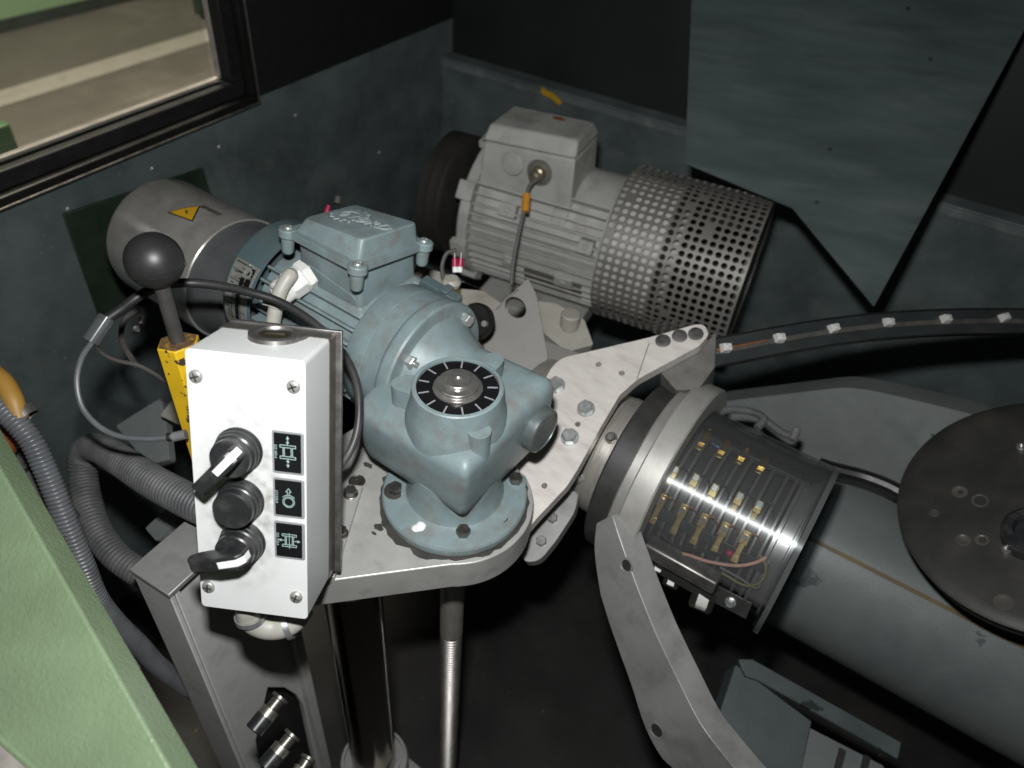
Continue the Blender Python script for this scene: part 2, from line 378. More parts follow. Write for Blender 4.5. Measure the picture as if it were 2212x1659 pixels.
# ------------------------------------------------------------------ frames of the place
XW = V((1, 0, 0)); YW = V((0, 1, 0)); ZW = V((0, 0, 1))
XL, YB = -883.0, 1271.0                          # left wall x, back wall y
ORI = V((-224.9, 346.1, 899.8))
GEAR = Matrix.Translation(ORI) @ rotz(-5.5)
SLIP = frame(at(1600, 1126, 720), (cos(radians(-3.2)), sin(radians(-3.2)), 0), ZW.cross(V((cos(radians(-3.2)), sin(radians(-3.2)), 0))))
LW = frame((XL, 0, 0), YW, ZW)                   # left wall: x along the wall, y up, z out of the room side (+X)
BW = frame((0, YB, 0), XW, ZW)                   # back wall: x right, y up, z = -Y towards the camera

# ================================================================== SETTING
# left wall with a window opening
def lw(px, py, d=0): p = L(LW, px, py, 'z', d); return (p.x, p.y)
wc = lw(525, 215)                                # lower right corner of the opening (under the frame)
y1w = wc[0]; zs = wc[1]
wx0, wx1, wz1 = 60.0, y1w - 4, 1330.0
ztop = lw(760, 128)[1]
mb = MB(); mb.prism([(-120, 160), (YB + 34.5, 160), (YB + 34.5, ztop), (wx1 + 30, ztop), (wx1 + 30, zs), (-120, zs)], -14, 0, m=LW)
struct('left_wall', mb, M['wall'])
mb = MB(); mb.box(wx1 + 30, YB + 34.5, ztop, 2800, -14, -.6, m=LW); mb.box(-120, wx1 + 30, wz1 + 30, 2800, -14, 0, m=LW); mb.box(-120, wx0 - 30, zs, wz1 + 30, -14, 0, m=LW)  # wall carried up out of view to keep the hall lamp out of the pit
struct('left_wall_painted_shade', mb, M['nearblack'])  # near-black colour stands for the flash shadow on this wall
lws = [o for o in bpy.data.objects if o.name == 'left_wall'][0]; sc_ = None
for px, py in ((475, 318), (148, 452), (330, 365), (640, 250), (820, 330)):
    a_, b_ = lw(px, py)
    if sc_ is None: mb = MB(); mb.pan(Matrix.Identity(4), 4, 2); sc_ = mb.build('screw', M['zinc'], lws); c = sc_
    else: c = twin(sc_)
    mm = LW @ Matrix.Translation((a_, b_, .1)); mm.translation *= S; c.matrix_local = mm
# window frame
wf = thing('window', 'window in black rubber frame with pale inner trim looking out on the hall floor', 'window', LW @ Matrix.Translation((0, 0, 0)))
fw = 44
ib = lw(470, 190)[0]
def bars(inset, width, z0, z1, name, m_, lab=None):
    x0, x1, y0, y1 = wx0 + inset, wx1 + 20 - inset, zs + inset - 6, wz1 - inset
    for i, b in enumerate(((x0 - width, x1 + width, y0 - width, y0), (x0 - width, x1 + width, y1, y1 + width), (x0 - width, x0, y0, y1), (x1, x1 + width, y0, y1))):
        mb = MB(); mb.box(b[0], b[1], b[2], b[3], z0, z1); mb.build(name, m_, wf, bevel=2)
bars(14, 14, -10, 18, 'frame', M['frame'])
bars(36, 22, -22, 6, 'inner_frame', M['blacksoft'])
bars(44, 3.2, -16, -7, 'trim', M['trim'])
bars(4, 3, 17.5, 21, 'outer_lip', M['steeldark'])
mb = MB(); mb.box(wx0 + 40, wx1 - 24, zs + 36, wz1 - 40, -26, -23); mb.build('pane', M['pane'], wf)
# back wall, ledge, recessed upper wall
bw = lambda px, py, d=0: L(BW, px, py, 'z', d)
zl = bw(960, 128).y
mb = MB(); mb.box(XL, 900, 160, zl, -20, 0, m=BW); struct('back_wall', mb, M['wall'])
mb = MB(); mb.box(XL, 900, zl, zl + 4, -34, 3, m=BW); mb.box(XL, 900, zl - 14, zl - .5, .2, 4, m=BW); struct('wall_ledge', mb, mat('scuffed_ledge', (.15, .175, .172), .45, var=.3, vs=14, dirt=(.36, .38, .37), da=.75, ds=22, dd=.55), bevel=1.2)
mb = MB(); mb.box(XL - 90, 900, zl, 1600, -60, -35, m=BW); struct('upper_back_wall', mb, mat('upper_wall_shaded', (.013, .016, .0155), .6, var=.3, vs=6))  # lack of flash light up here is put into the dark colour
mb = MB(); mb.box(-900, 900, -300, YB + 20, 180, 200); struct('pit_floor', mb, M['floor'])
# hall outside the window
mb = MB(); mb.box(-6000, XL - 30, -2500, 5000, -20, 0); struct('hall_floor', mb, M['hall'])
def onz(px, py, h): r = ray(px, py); return CAM + r * ((h - CAM.z) / r.z)
a0, a1, b0, b1 = onz(0, 196, 4), onz(440, 64, 4), onz(440, 92, 4), onz(0, 232, 4)
d = (a1 - a0).normalized() * 2500
mb = MB(); mb.add([V((p.x, p.y, 4)) for p in (b0 - d, b1 + d, a1 + d, a0 - d)], [(0, 1, 2, 3)]); struct('floor_line', mb, M['hallline'], shade=False)
g0, g1 = onz(0, 30, 90), onz(190, -14, 90); gd = (g1 - g0).normalized(); gn = V((-gd.y, gd.x, 0))
hg = thing('machine_base', 'green painted machine base seen through the window at the top corner', 'machine', Matrix.Translation((g0.x, g0.y, 0)) @ Matrix.Rotation(math.atan2(gd.y, gd.x), 4, 'Z'))
mb = MB(); mb.box(-600, 1200, 0, 500, 60, 700); mb.build('body', M['hallgreen'], hg, bevel=6)
mb = MB(); mb.box(-600, 1200, 12, 500, 0, 62); mb.build('plinth', M['darkgreen'], hg)
mb = MB(); p = at(442, -6, 1700); mb.box(-16, 16, -24, 24, -34, 42, Matrix.Translation(p)); mb.box(-11, 11, -16, 16, -44, -32, Matrix.Translation(p)); tag(mb.build('door_latch', M['darkgreen'], bevel=4), 'dark green latch block outside the pane beside the window edge', 'latch')
mb = MB(); p = at(-6, 305, 1350); mb.box(-26, 26, -20, 20, -34, 34, Matrix.Translation(p)); mb.cyl(p + V((0, 0, 30)), p + V((0, 0, 44)), 12); tag(mb.build('hinge_block', mat('hinge_green', (.03, .07, .025), .5), bevel=4), 'small green hinge block outside the lower window corner', 'hinge')
# dark green cover plate on the left wall
mb = MB(); pts = [lw(135, 462, 3), lw(437, 362, 3), lw(470, 470, 3), lw(470, 600, 3), lw(215, 690, 3)]
t = thing('cover_plate', 'dark green cover plate on the left wall behind the steel drum', 'panel', LW)
mb.prism(pts, 1, 5); mb.build('plate', M['darkgreen'], t, bevel=1)

# ================================================================== MOUNTING PLATE
def g2(px, py, h=0): p = L(GEAR, px, py, 'z', h); return (p.x, p.y)
t = thing('mounting_plate', 'thick silver alloy plate carrying the blue-grey gear motor, rounded at its end', 'plate', GEAR)
out = arc(0, 0, 66, -52, 62, 22) + [(-30, 66), (-120, 30), (-128, -50), (-62, -133), (-42, -140), (-31, -132)]
mb = MB(); mb.prism(out, -31, 0); mb.build('plate', M['alu'], t, bevel=1.0)
# grease stain round the flange: a thin film lying on the plate
random.seed(3)
ring = [(cos(a) * r, sin(a) * r) for a, r in [(radians(k * 5), 61.5 + (random.random() ** 2) * (4.6 if 150 < k * 5 < 300 else 2.2)) for k in range(72)]]
ring = [p for p in ring if True]
mb = MB(); mb.prism([(p[0] * min(1, 65 / max(1, math.hypot(*p)) if (-50 < math.degrees(math.atan2(p[1], p[0])) < 60) else 1), p[1] * min(1, 65 / max(1, math.hypot(*p)) if (-50 < math.degrees(math.atan2(p[1], p[0])) < 60) else 1)) for p in ring], .02, .22)
for c in ((818, 1139, 6), (808, 1152, 3), (795, 1005, 6)):
    x, y = g2(c[0], c[1]); r = c[2]
    mb.prism([(x + cos(a) * r * random.uniform(.6, 1), y + sin(a) * r * random.uniform(.3, .6)) for a in [k * pi / 8 for k in range(16)]], .02, .2)
mb.build('grease_stain', M['grease'], t)
mb = MB(); x, y = g2(771, 1040); mb.lathe([(7.2, .05), (7.0, .5), (6.2, .5), (6.0, .3), (4.6, .25), (4.4, .9), (2.4, .9), (2.3, .3), (0, .3)], 28, Matrix.Translation((x, y, 0))); mb.build('socket_screw', M['boltdark'], t)

# ================================================================== GEAR MOTOR
AY, AZ = 50.0, 72.0
def onax(x): return Matrix.Translation((x, AY, AZ)) @ Matrix.Rotation(pi / 2, 4, 'Y') @ Matrix.Rotation(pi / 2, 4, 'Z')   # local z along +x
gmr = thing('gear_motor', 'blue-grey geared electric motor with square terminal box and round dial cap', 'motor', GEAR)
mb = MB()
mb.lathe([(0, .3), (57, .3), (59.5, 1.2), (60, 3), (60, 8), (58.8, 9.8), (56, 10.5), (45, 11.2), (40.5, 13), (38.2, 18), (37, 30), (36.5, 46), (0, 46)], 64)
mb.build('flange', M['blue'], gmr)
for px, py in ((854, 1056), (1114, 1036), (1000.6, 1149)):
    x, y = g2(px, py, 13); mb = MB(); mb.lathe([(0, 9.5), (9.5, 9.5), (9.5, 10.9), (7.8, 11.4), (0, 11.4)], 24, Matrix.Translation((x, y, 0))); mb.build('bolt_pad', M['grease'] if px < 900 else M['blue'], gmr)
    mb = MB(); mb.hexbolt(Matrix.Translation((x, y, 11.3)) @ rotz(px), 10, 6.2, 0); mb.build('bolt', M['boltdark'], gmr)
x, y = g2(1083, 1118, 10.4)
mb = MB(); mb.lathe([(5.6, 10.0), (5.6, 10.6), (4.6, 10.6), (0, 10.3)], 16, Matrix.Translation((x, y, 0.2))); mb.build('plug_hole', M['grease'], gmr)
x, y = g2(926, 1130, 11); random.seed(5)
mb = MB()
for k in range(9): mb.sphere((x + (k - 4) * 1.1 + random.uniform(-1, 1), y + (k - 4) * 2.6 + random.uniform(-1, 1), 11.2), random.uniform(2.4, 4.2), 12, .28)
mb.build('putty_smear', M['putty'], gmr)
# housing
hx0, hx1, hy0, hy1 = -74, 41, -40, 76
mb = MB(); o_ = roundpoly([(hx1, hy0), (hx1, hy1), (hx0, hy1), (hx0, hy0)], [7, 9, 18, 15], 7)
ctrx, ctry = (hx0 + hx1) / 2, (hy0 + hy1) / 2
def sc(k):                                     # draft: the block narrows downwards, least on the motor side
    out = []
    for p in o_:
        tx, ty = (p[0] - ctrx) / 57.5, (p[1] - ctry) / 58
        out.append((p[0] - k * tx * (.95 if tx > 0 else .15), p[1] - k * ty))
    return out
lv = [(33.5, 10), (34.2, 8), (36.2, 6.4), (46, 4.2), (60, 2.2), (76, .7), (88, .2), (93, .8), (97, 2.6), (100, 5.6), (102, 9.8), (102.8, 17)]
vs = []; fs = []; n = len(o_)
for z, k in lv: vs += [(p[0], p[1], z + max(0, z - 60) / 40 * (.08 * p[0] + .10 * p[1] - 3)) for p in sc(k)]
for i in range(len(lv) - 1):
    for k in range(n): fs.append((i * n + k, i * n + (k + 1) % n, (i + 1) * n + (k + 1) % n, (i + 1) * n + k))
fs += [tuple(range(n)), tuple(range((len(lv) - 1) * n, len(lv) * n))]
mb.add(vs, fs)
# boss that carries the dial, its lugs and the neck towards the motor
mb.lathe([(0, 88), (39.5, 88), (39, 98), (37.2, 105), (35.4, 111), (34.4, 120), (33.7, 126.2), (32.7, 127), (30.4, 127), (30.2, 123.5), (0, 123.5)], 64)
for px, py, h, r in ((866, 828, 112, 7.5), (1066, 776, 120, 8), (1036, 930, 113, 8.5)):
    x, y = g2(px, py, h); d = math.hypot(x, y); a = math.degrees(math.atan2(y, x))
    mb.prism([(p[0], p[1]) for p in arc(0, 0, r, -90, 90, 8)] + [(-(d - 30), r * 1.1), (-(d - 30), -r * 1.1)], 84, h, m=Matrix.Translation((x, y, 0)) @ rotz(a))
mb.lathe([(0, 0), (60, 0), (61, 1.2), (61.3, 3), (61.3, 11), (60, 12.8), (57, 13.4), (53.5, 13), (49, 14), (46, 18), (42.5, 26), (37, 40), (30, 56), (0, 56)], 64, onax(-78))
mb.build('gear_housing', M['blue'], gmr, bevel=.7)
# dial
mb = MB(); mb.lathe([(18.4, 123.6), (18.4, 125.3), (29.6, 125.3), (30.1, 124.6), (30.1, 123.6)], 64); dial = mb.build('dial_ring', M['print_black'], gmr)
mb = MB(); mb.box(21.6, 29.2, -.6, .6, 125.35, 125.65); tick = mb.build('tick', M['labelrim'], dial)
for k in range(13):
    if k == 0: tick.matrix_local = rotz(12); continue
    twin(tick, dial, rotz(12 + k * 360 / 13))
mb = MB(); mb.lathe([(0, 124), (18.2, 124), (18.2, 125.6), (17, 126), (16.6, 126), (16.6, 127.2), (16.2, 127.8), (15.6, 127.8), (15.4, 129.6), (14.9, 130.2), (9.2, 130.6), (9.2, 132.2), (8.6, 132.8), (3.2, 132.8), (2.4, 131.8), (1.2, 131.2), (0, 131.2)], 48); mb.build('shaft_end', M['steel'], gmr)
# side plug
mb = MB(); mb.lathe([(0, -4), (19, -4), (19.5, 2), (18.6, 7), (17.2, 8), (16.6, 8), (16.4, 7.1), (14.8, 6.9), (0, 6.9)], 40, onax(40) @ Matrix.Translation((0, 0, 1.5))); mb.build('bearing_plug', mat('dark_plug', (.13, .15, .15), .4, metal=.4, var=.2, dirt=DUST, da=.6, ds=60), gmr)
# motor barrel
mb = MB(); mb.lathe([(0, -2), (57.5, -2), (58.6, 0), (59, 14), (59, 16.4), (58.4, 16.8), (58.4, 17.2), (59.2, 17.6), (59.8, 35.2), (0, 35.2)], 64, onax(-114)); mb.build('bearing_shield', M['blue'], gmr)
mb = MB(); mb.lathe([(0, 0), (51, 0), (51, 114), (0, 114)], 48, onax(-228)); mb.build('barrel', M['blue'], gmr)
fin = None
for ph in [124, 136, 148, 160, 172, 184, 196, 208, 220, 232, 50, 38, 26, 14]:
    if fin is None:
        mb = MB(); mb.hexa([(-226, -1.9, 49), (-115, -1.9, 49), (-115, 1.9, 49), (-226, 1.9, 49)], [(-226, -1.2, 60.5), (-116, -1.2, 59.5), (-116, 1.2, 59.5), (-226, 1.2, 60.5)])
        fin = mb.build('fin', M['blue'], gmr, bevel=.6); c = fin
    else: c = twin(fin)
    mm = Matrix.Translation((0, AY * S, AZ * S)) @ Matrix.Rotation(radians(ph - 90), 4, 'X'); c.matrix_local = mm
# through bolts and nuts around the motor flange
def hexat(name, m_, mtx, **k): mb = MB(); mb.hexbolt(mtx, **k); return mb.build(name, m_, gmr, bevel=.3)
for px, py in ((1013, 693), (893, 785)):
    p = L(GEAR, px, py, 'x', -60); m0 = Matrix.Translation((-66, p.y, p.z)) @ Matrix.Rotation(pi / 2, 4, 'Y')
    hexat('flange_bolt', M['zinc'], m0, af=11, h=6.5, washer=7)
    if px < 900:
        mb = MB(); mb.cyl((0, 0, 6), (0, 0, 11), 2.6, ch=.6); o = mb.build('stud', M['zinc'], gmr); mm = m0.copy(); mm.translation *= S; o.matrix_local = mm
p = L(GEAR, 778, 781, 'x', -108); m0 = Matrix.Translation(p) @ Matrix.Rotation(pi / 2, 4, 'Y')
mb = MB(); mb.hexbolt(m0, 15, 10); mb.hexbolt(m0 @ Matrix.Translation((0, 0, 10)) @ rotz(20), 11, 8); mb.build('tie_bolt', M['blue'], gmr, bevel=.4)
q0, q1 = L(GEAR, 914, 606, 'y', 100), L(GEAR, 992, 652, 'y', 100); mb = MB(); mb.box(0, (q1 - q0).length, -5, 5, -9, 4, frame(q0, q1 - q0, None, (0, 0, 1))); mb.box((q1 - q0).length * .55, (q1 - q0).length * .75, -6, 6, 4, 7, frame(q0, q1 - q0, None, (0, 0, 1))); mb.build('foot_rail', M['bluedk'], gmr, bevel=1)
# fan cover
mb = MB(); mb.lathe([(0, -40), (30, -40), (54, -39.4), (60, -38), (62.6, -35), (63.2, -31.5), (63.4, 0), (61.8, 0), (61, -22), (0, -22)], 64, onax(-226)); mb.build('fan_cover', M['bluedk'], gmr)
def cylhit(fr, px, py, cy, cz, R):
    inv = fr.inverted(); o = inv @ CAM; d = inv.to_3x3() @ ray(px, py)
    A = d.y ** 2 + d.z ** 2; Bq = (o.y - cy) * d.y + (o.z - cz) * d.z; Cq = (o.y - cy) ** 2 + (o.z - cz) ** 2 - R * R
    D = Bq * Bq - A * Cq; tt = (-Bq - math.sqrt(max(D, 0))) / A; return o + d * tt
def cpatch(mb, x0, x1, f0, f1, r0, r1, n=10):
    """curved plate on the motor's round cover, f = angle (degrees) round the axis"""
    vs = []
    for i in range(n + 1):
        a = radians(f0 + (f1 - f0) * i / n)
        for x, r in ((x0, r0), (x1, r0), (x1, r1), (x0, r1)): vs.append((x, AY + r * cos(a), AZ + r * sin(a)))
    fs = []
    for i in range(n):
        for k in range(4): fs.append((i * 4 + k, i * 4 + (k + 1) % 4, i * 4 + 4 + (k + 1) % 4, i * 4 + 4 + k))
    fs += [(0, 1, 2, 3), tuple(n * 4 + k for k in range(4))]
    mb.add(vs, fs)
hits = [cylhit(GEAR, *q, AY, AZ, 63.2) for q in ((514, 553), (571.7, 581), (542, 697), (479, 686))]
fa = [math.degrees(math.atan2(h.z - AZ, h.y - AY)) % 360 for h in hits]
nx0, nx1 = -257.0, -228.5
nf0, nf1 = min(fa[0], fa[1]) + 2, min(max(fa[2], fa[3]), 215)
mb = MB(); cpatch(mb, nx0, nx1, nf0, nf1, 63.0, 64.0, 14); npl = mb.build('name_plate', M['plate_id'], gmr)
mb = MB(); fr_ = lambda k: nf0 + (nf1 - nf0) * k
for a, b in ((.03, .045), (.14, .15), (.27, .28), (.40, .41), (.53, .54), (.66, .67), (.79, .80), (.93, .94)): cpatch(mb, nx0 + 2, nx0 + 20 if b < .4 else nx1 - 2, fr_(a), fr_(b), 64.0, 64.12, 2)
for x, a, b in ((nx0 + 9, .40, .93), (nx0 + 20, .03, .93)): cpatch(mb, x, x + .7, fr_(a), fr_(b), 64.0, 64.12, 8)
cpatch(mb, nx0 + 20, nx1 - 2, fr_(.04), fr_(.30), 64.0, 64.14, 5); cpatch(mb, nx0 + 14, nx0 + 19, fr_(.2), fr_(.98), 64.0, 64.14, 8)
random.seed(11)
for k in range(26):
    a = random.uniform(.08, .9); x = random.uniform(nx0 + 3, nx1 - 9)
    cpatch(mb, x, x + random.uniform(2, 5), fr_(a), fr_(a + .012), 64.0, 64.12, 1)
mb.build('print', M['print_black'], npl)
ga = radians(fr_(.15)); gm_ = frame((nx1 - 9, AY + 64.16 * cos(ga), AZ + 64.16 * sin(ga)), (1, 0, 0), None, (0, cos(ga), sin(ga)))
mb = MB(); g = []
for k in range(48): g.append((cos(k * pi / 24) * (5.6 if k % 4 < 2 else 4.5), sin(k * pi / 24) * (5.6 if k % 4 < 2 else 4.5)))
mb.prism(g, 0, .12, holes=[arc(0, 0, 2.6, 0, 345, 23)], m=gm_ @ Matrix.Translation((0, 2, 0))); mb.text('NORD', 3.2, .12, gm_ @ Matrix.Translation((3.2, -1.4, 0.02)), .25); mb.build('emblem', M['plate_id'], npl)
for k in (.02, .98):
    mb = MB(); a = radians(fr_(k)); mb.cyl((nx0 + 16, AY + 63.8 * cos(a), AZ + 63.8 * sin(a)), (nx0 + 16, AY + 65 * cos(a), AZ + 65 * sin(a)), 1.3, n=10); mb.build('rivet', M['zinc'], npl)
# terminal box: lower body and tilted lid
TX0, TX1, TY0, TY1 = -193.0, -124.0, 25.0, 93.0
LID = frame((-158.5, 59.5, 157.2), (1, 0, 0), (0, cos(radians(-10.3)), sin(radians(-10.3))))
zl_ = lambda y: 157.2 - (y - 59.5) * math.tan(radians(10.3)) - 3
oB = roundpoly([(TX1, TY0), (TX1, TY1), (TX0, TY1), (TX0, TY0)], 5, 4); oC = roundpoly([(TX1 + 5, TY0 - 5), (TX1 + 5, TY1 + 5), (TX0 - 5, TY1 + 5), (TX0 - 5, TY0 - 5)], 8, 4)
mb = MB(); n = len(oB)
vs = [(p[0], p[1], 98) for p in oC] + [(p[0], p[1], 116) for p in oC] + [(p[0], p[1], 120) for p in oB] + [(p[0], p[1], zl_(p[1])) for p in oB]
fs = [(i * n + k, i * n + (k + 1) % n, i * n + n + (k + 1) % n, i * n + n + k) for i in range(3) for k in range(n)] + [tuple(range(n)), tuple(range(3 * n, 4 * n))]
mb.add(vs, fs)
for cx_, cy_ in ((-39.5, -39), (39.5, -39), (39.5, 39), (-39.5, 39)):
    mb.lathe([(0, -19), (3.6, -18.6), (5.2, -16), (5.8, -3), (0, -3)], 20, LID @ Matrix.Translation((cx_, cy_, 0)))
mb.build('terminal_box', M['blue'], gmr, bevel=.8)
mb = MB(); mb.prism(roundpoly([(-184, 139), (-128, 130), (-128, 122), (-184, 122)], 4), 0, .9, m=frame((0, 25.2, 0), (1, 0, 0), None, (0, -1, 0)) @ Matrix.Translation((0, 0, 0))); mb.build('side_panel', M['blue'], gmr, bevel=.4)
mb = MB(); o_ = roundpoly([(42, -42), (42, 42), (-42, 42), (-42, -42)], 5, 4)
mb.prism(o_, -3, 3.2)
for cx_, cy_ in ((-39.5, -39), (39.5, -39), (39.5, 39), (-39.5, 39)): mb.lathe([(0, -3.6), (7.2, -3.6), (8.0, -2.6), (8.0, 2.6), (7, 3.9), (0, 3.9)], 28, Matrix.Translation((cx_, cy_, 0)))
b0 = [(-36, -35.5), (37, -35.5), (37, 35.5), (-36, 35.5)]; t0 = [(-33.5, -29, 13), (36, -32.5, 21), (36, 32.5, 21), (-33.5, 29, 13)]
rb = roundpoly(b0, 5, 4); tb = roundpoly([(p[0], p[1]) for p in t0], 6, 4); n = len(rb)
zt = lambda x: 13 + (x + 33.5) / 69.5 * 8.0
ctr = lambda p, k: (1.2 + (p[0] - 1.2) * k, p[1] * k)
vs = [(p[0], p[1], 3) for p in rb] + [(p[0], p[1], zt(p[0]) - 1.4) for p in tb] + [(*ctr(p, .975), zt(p[0]) - .2) for p in tb] + [(*ctr(p, .93), zt(p[0]) + .1) for p in tb]
fs = [(i * n + k, i * n + (k + 1) % n, i * n + n + (k + 1) % n, i * n + n + k) for i in range(3) for k in range(n)] + [tuple(range(3 * n, 4 * n))]
mb.add(vs, fs)
lid = mb.build('lid', M['blue'], gmr, bevel=.6); lm = LID.copy(); lm.translation *= S; lid.matrix_local = lm
# cast emblem on the lid: gear wheel with lettering
tilt = math.atan2(8.0, 69.5)
EM = Matrix.Translation((-2, 1.5, zt(-2) - .05)) @ Matrix.Rotation(-tilt, 4, 'Y')
mb = MB(); mb.prism([(-9 + p[0], p[1]) for p in arc(0, 0, 17.4, 0, 355, 71)], 0, .42, m=EM); mb.prism([(-2, -8), (33, -8), (33, 6), (-2, 6)], 0, .40, m=EM)
mb.build('emblem_ground', mat('emblem_dust', (.155, .165, .16), .6, var=.25, vs=160, dirt=(.12, .10, .085), da=.8, ds=140), lid)
mb = MB(); g = []
for k in range(56):
    a = k * 2 * pi / 56; r = 16.6 if k % 4 < 2 else 13.2
    g.append((-9 + cos(a) * r, sin(a) * r))
mb.prism(g, 0, 1.7, holes=[[(-9 + p[0], p[1]) for p in arc(0, 0, 9, 0, 345, 23)]], m=EM)
mb.prism([(-9 + p[0], p[1]) for p in arc(1.2, -1, 6.6, 0, 345, 23)], 0, .6, m=EM)
mb.text('NORD', 17.5, 1.9, EM @ Matrix.Translation((9.5, -1.5, 0)), .28)
mb.build('emblem', mat('emblem_paint', (.235, .285, .295), .45, var=.1, dirt=DUST, da=.6, ds=120), lid)
for cx_, cy_ in ((-39.5, -39), (39.5, -39), (39.5, 39), (-39.5, 39)):
    mb = MB(); mb.pan(Matrix.Translation((cx_, cy_, 3.9)), 4.2, 2.6)
    mb.box(-2.6, 2.6, -.45, .45, 2.3, 2.75, Matrix.Translation((cx_, cy_, 3.9)) @ rotz(30)); mb.box(-.45, .45, -2.6, 2.6, 2.3, 2.75, Matrix.Translation((cx_, cy_, 3.9)) @ rotz(30))
    mb.build('screw', M['zinc'], lid)

# white cable gland and its cable
gp = L(GEAR, 668, 590, 'y', 24); gd = V((-.12, -1, -.22)).normalized()
ga_ = axm(gp, gd)
gl = thing('cable_gland', 'white plastic cable gland screwed into the side of the blue terminal box', 'cable gland', GEAR)
wh = mat('gland_white', (.74, .73, .70), .45, var=.04, dirt=(.3, .27, .23), da=.6, ds=110, dd=.55)
mb = MB(); mb.hexbolt(ga_ @ Matrix.Translation((0, 0, 1)), 24, 8); mb.build('lock_nut', wh, gl, bevel=.5)
mb = MB(); mb.hexbolt(ga_ @ Matrix.Translation((0, 0, 9)) @ rotz(12), 22, 14); mb.build('body', wh, gl, bevel=.6)
mb = MB(); mb.lathe([(6.2, 24), (6.2, 33), (8, 34.2), (10.3, 33), (11.2, 29), (11, 22), (6.2, 22)], 32, ga_); mb.build('cap', wh, gl)
cs = GEAR @ (ga_ @ V((0, 0, 26)))
zc_ = lambda p: (p - CAM).dot(BM @ V((0, 0, 1)))
mc = thing('motor_cable', 'pale sheathed cable bending down out of the white gland', 'cable', Matrix.Translation(cs))
pts = [cs + GEAR.to_3x3() @ (gd * -14), cs, at(628, 594, zc_(cs) - 14), at(609, 622, zc_(cs) - 16), at(598, 655, zc_(cs) - 14), at(590, 700, zc_(cs) - 10), at(585, 760, zc_(cs) - 2)]
def rel(pts, o): return [p - o for p in pts]
mb = MB(); mb.tube(rel(pts, cs), 6.0, 16); mb.build('sheath', M['cablew'], mc)
cl = at(597, 660, zc_(cs) - 14); mb = MB(); mb.lathe([(6.1, -1.7), (7.6, -1.7), (7.6, 1.7), (6.1, 1.7)], 20, axm(cl - cs, at(590, 700, zc_(cs) - 10) - at(609, 622, zc_(cs) - 16))); mb.box(-4, 3, -3, 3, -2, 2, axm(at(580, 656, zc_(cs) - 17) - cs, at(590, 700, zc_(cs)) - at(609, 622, zc_(cs)))); mb.build('cable_tie', M['cablew'], mc, bevel=.5)

# ================================================================== CONTROL BOX
BXC = V((-277.5, 193.5, 1022.6))
BX = frame(BXC, (0.9088, 0.4168, 0.0195), (-0.1691, 0.3251, 0.9305))
hw, hh = 36.0, 90.3
cb = thing('control_box', 'white control box with two black rotary switches and a push button', 'control box', BX)
mb = MB(); o_ = rrect(-hw, hw, -hh, hh, 3.0, 4)
mb.prism(o_, -45, 0); mb.build('cover', M['white'], cb, bevel=1.6, seg=3)
mb = MB(); mb.prism(rrect(-hw - .6, hw + .6, -hh - .6, hh + .6, 3.0, 4), -57, -44.6)
mb.prism([(p[0] + 4, p[1]) for p in arc(0, 0, 19, 180, 360, 14)], -.6, 2.2, m=frame((0, hh, -44), (1, 0, 0), None, (0, 1, 0)) @ Matrix.Scale(-1, 4, (0, 1, 0)) @ Matrix.Scale(-1, 4, (0, 1, 0)))
mb.build('rear_shell', M['basegrey'], cb, bevel=.8)
mb = MB(); mb.box(-hw + 2, hw + 4.5, -hh - 1, hh + 2, -60.5, -57.2); mb.build('back_plate', M['steeldark'], cb, bevel=.5)
KT = frame((4, hh + 2.0, -37), (1, 0, 0), None, (0, 1, 0))
kp = MB().lathe([(16.6, -2), (16.2, .5), (15, 1.2), (13.2, 1.4), (12.6, .4), (12.4, -2)], 40, KT).build('knockout_ring', M['steeldark'], cb)
mb = MB(); mb.lathe([(12.4, -.6), (9, .5), (0, .9)], 32, KT); mb.box(-6, 6, -1.3, 1.3, .5, 1.5, KT @ rotz(10)); mb.build('blanking_plug', mat('bronze_plug', (.10, .085, .06), .3, metal=.7, var=.2), cb)
for u_s, w_s in ((-30, 73.6), (28.9, 73.9), (-30.3, -74), (28.6, -73.3)):
    mb = MB(); T = Matrix.Translation((u_s, w_s, .1)); mb.pan(T, 4.3, 2.3); s_ = mb.build('screw', M['screw'], cb)
    mb = MB(); r = random.uniform(0, 90); mb.box(-2.7, 2.7, -.5, .5, 1.9, 2.55, T @ rotz(r)); mb.box(-.5, .5, -2.7, 2.7, 1.9, 2.55, T @ rotz(r)); mb.build('cross_slot', M['boltdark'], s_)
def bezel(par, w_):
    mb = MB(); mb.lathe([(0, 0), (14.8, 0), (14.9, 1.2), (14.0, 2.4), (13.9, 5.2), (13.4, 5.8), (13.2, 8.5), (12.3, 9.2), (0, 9.2)], 48, Matrix.Translation((-5.5, w_, .15))); return mb.build('bezel', M['black'], par)
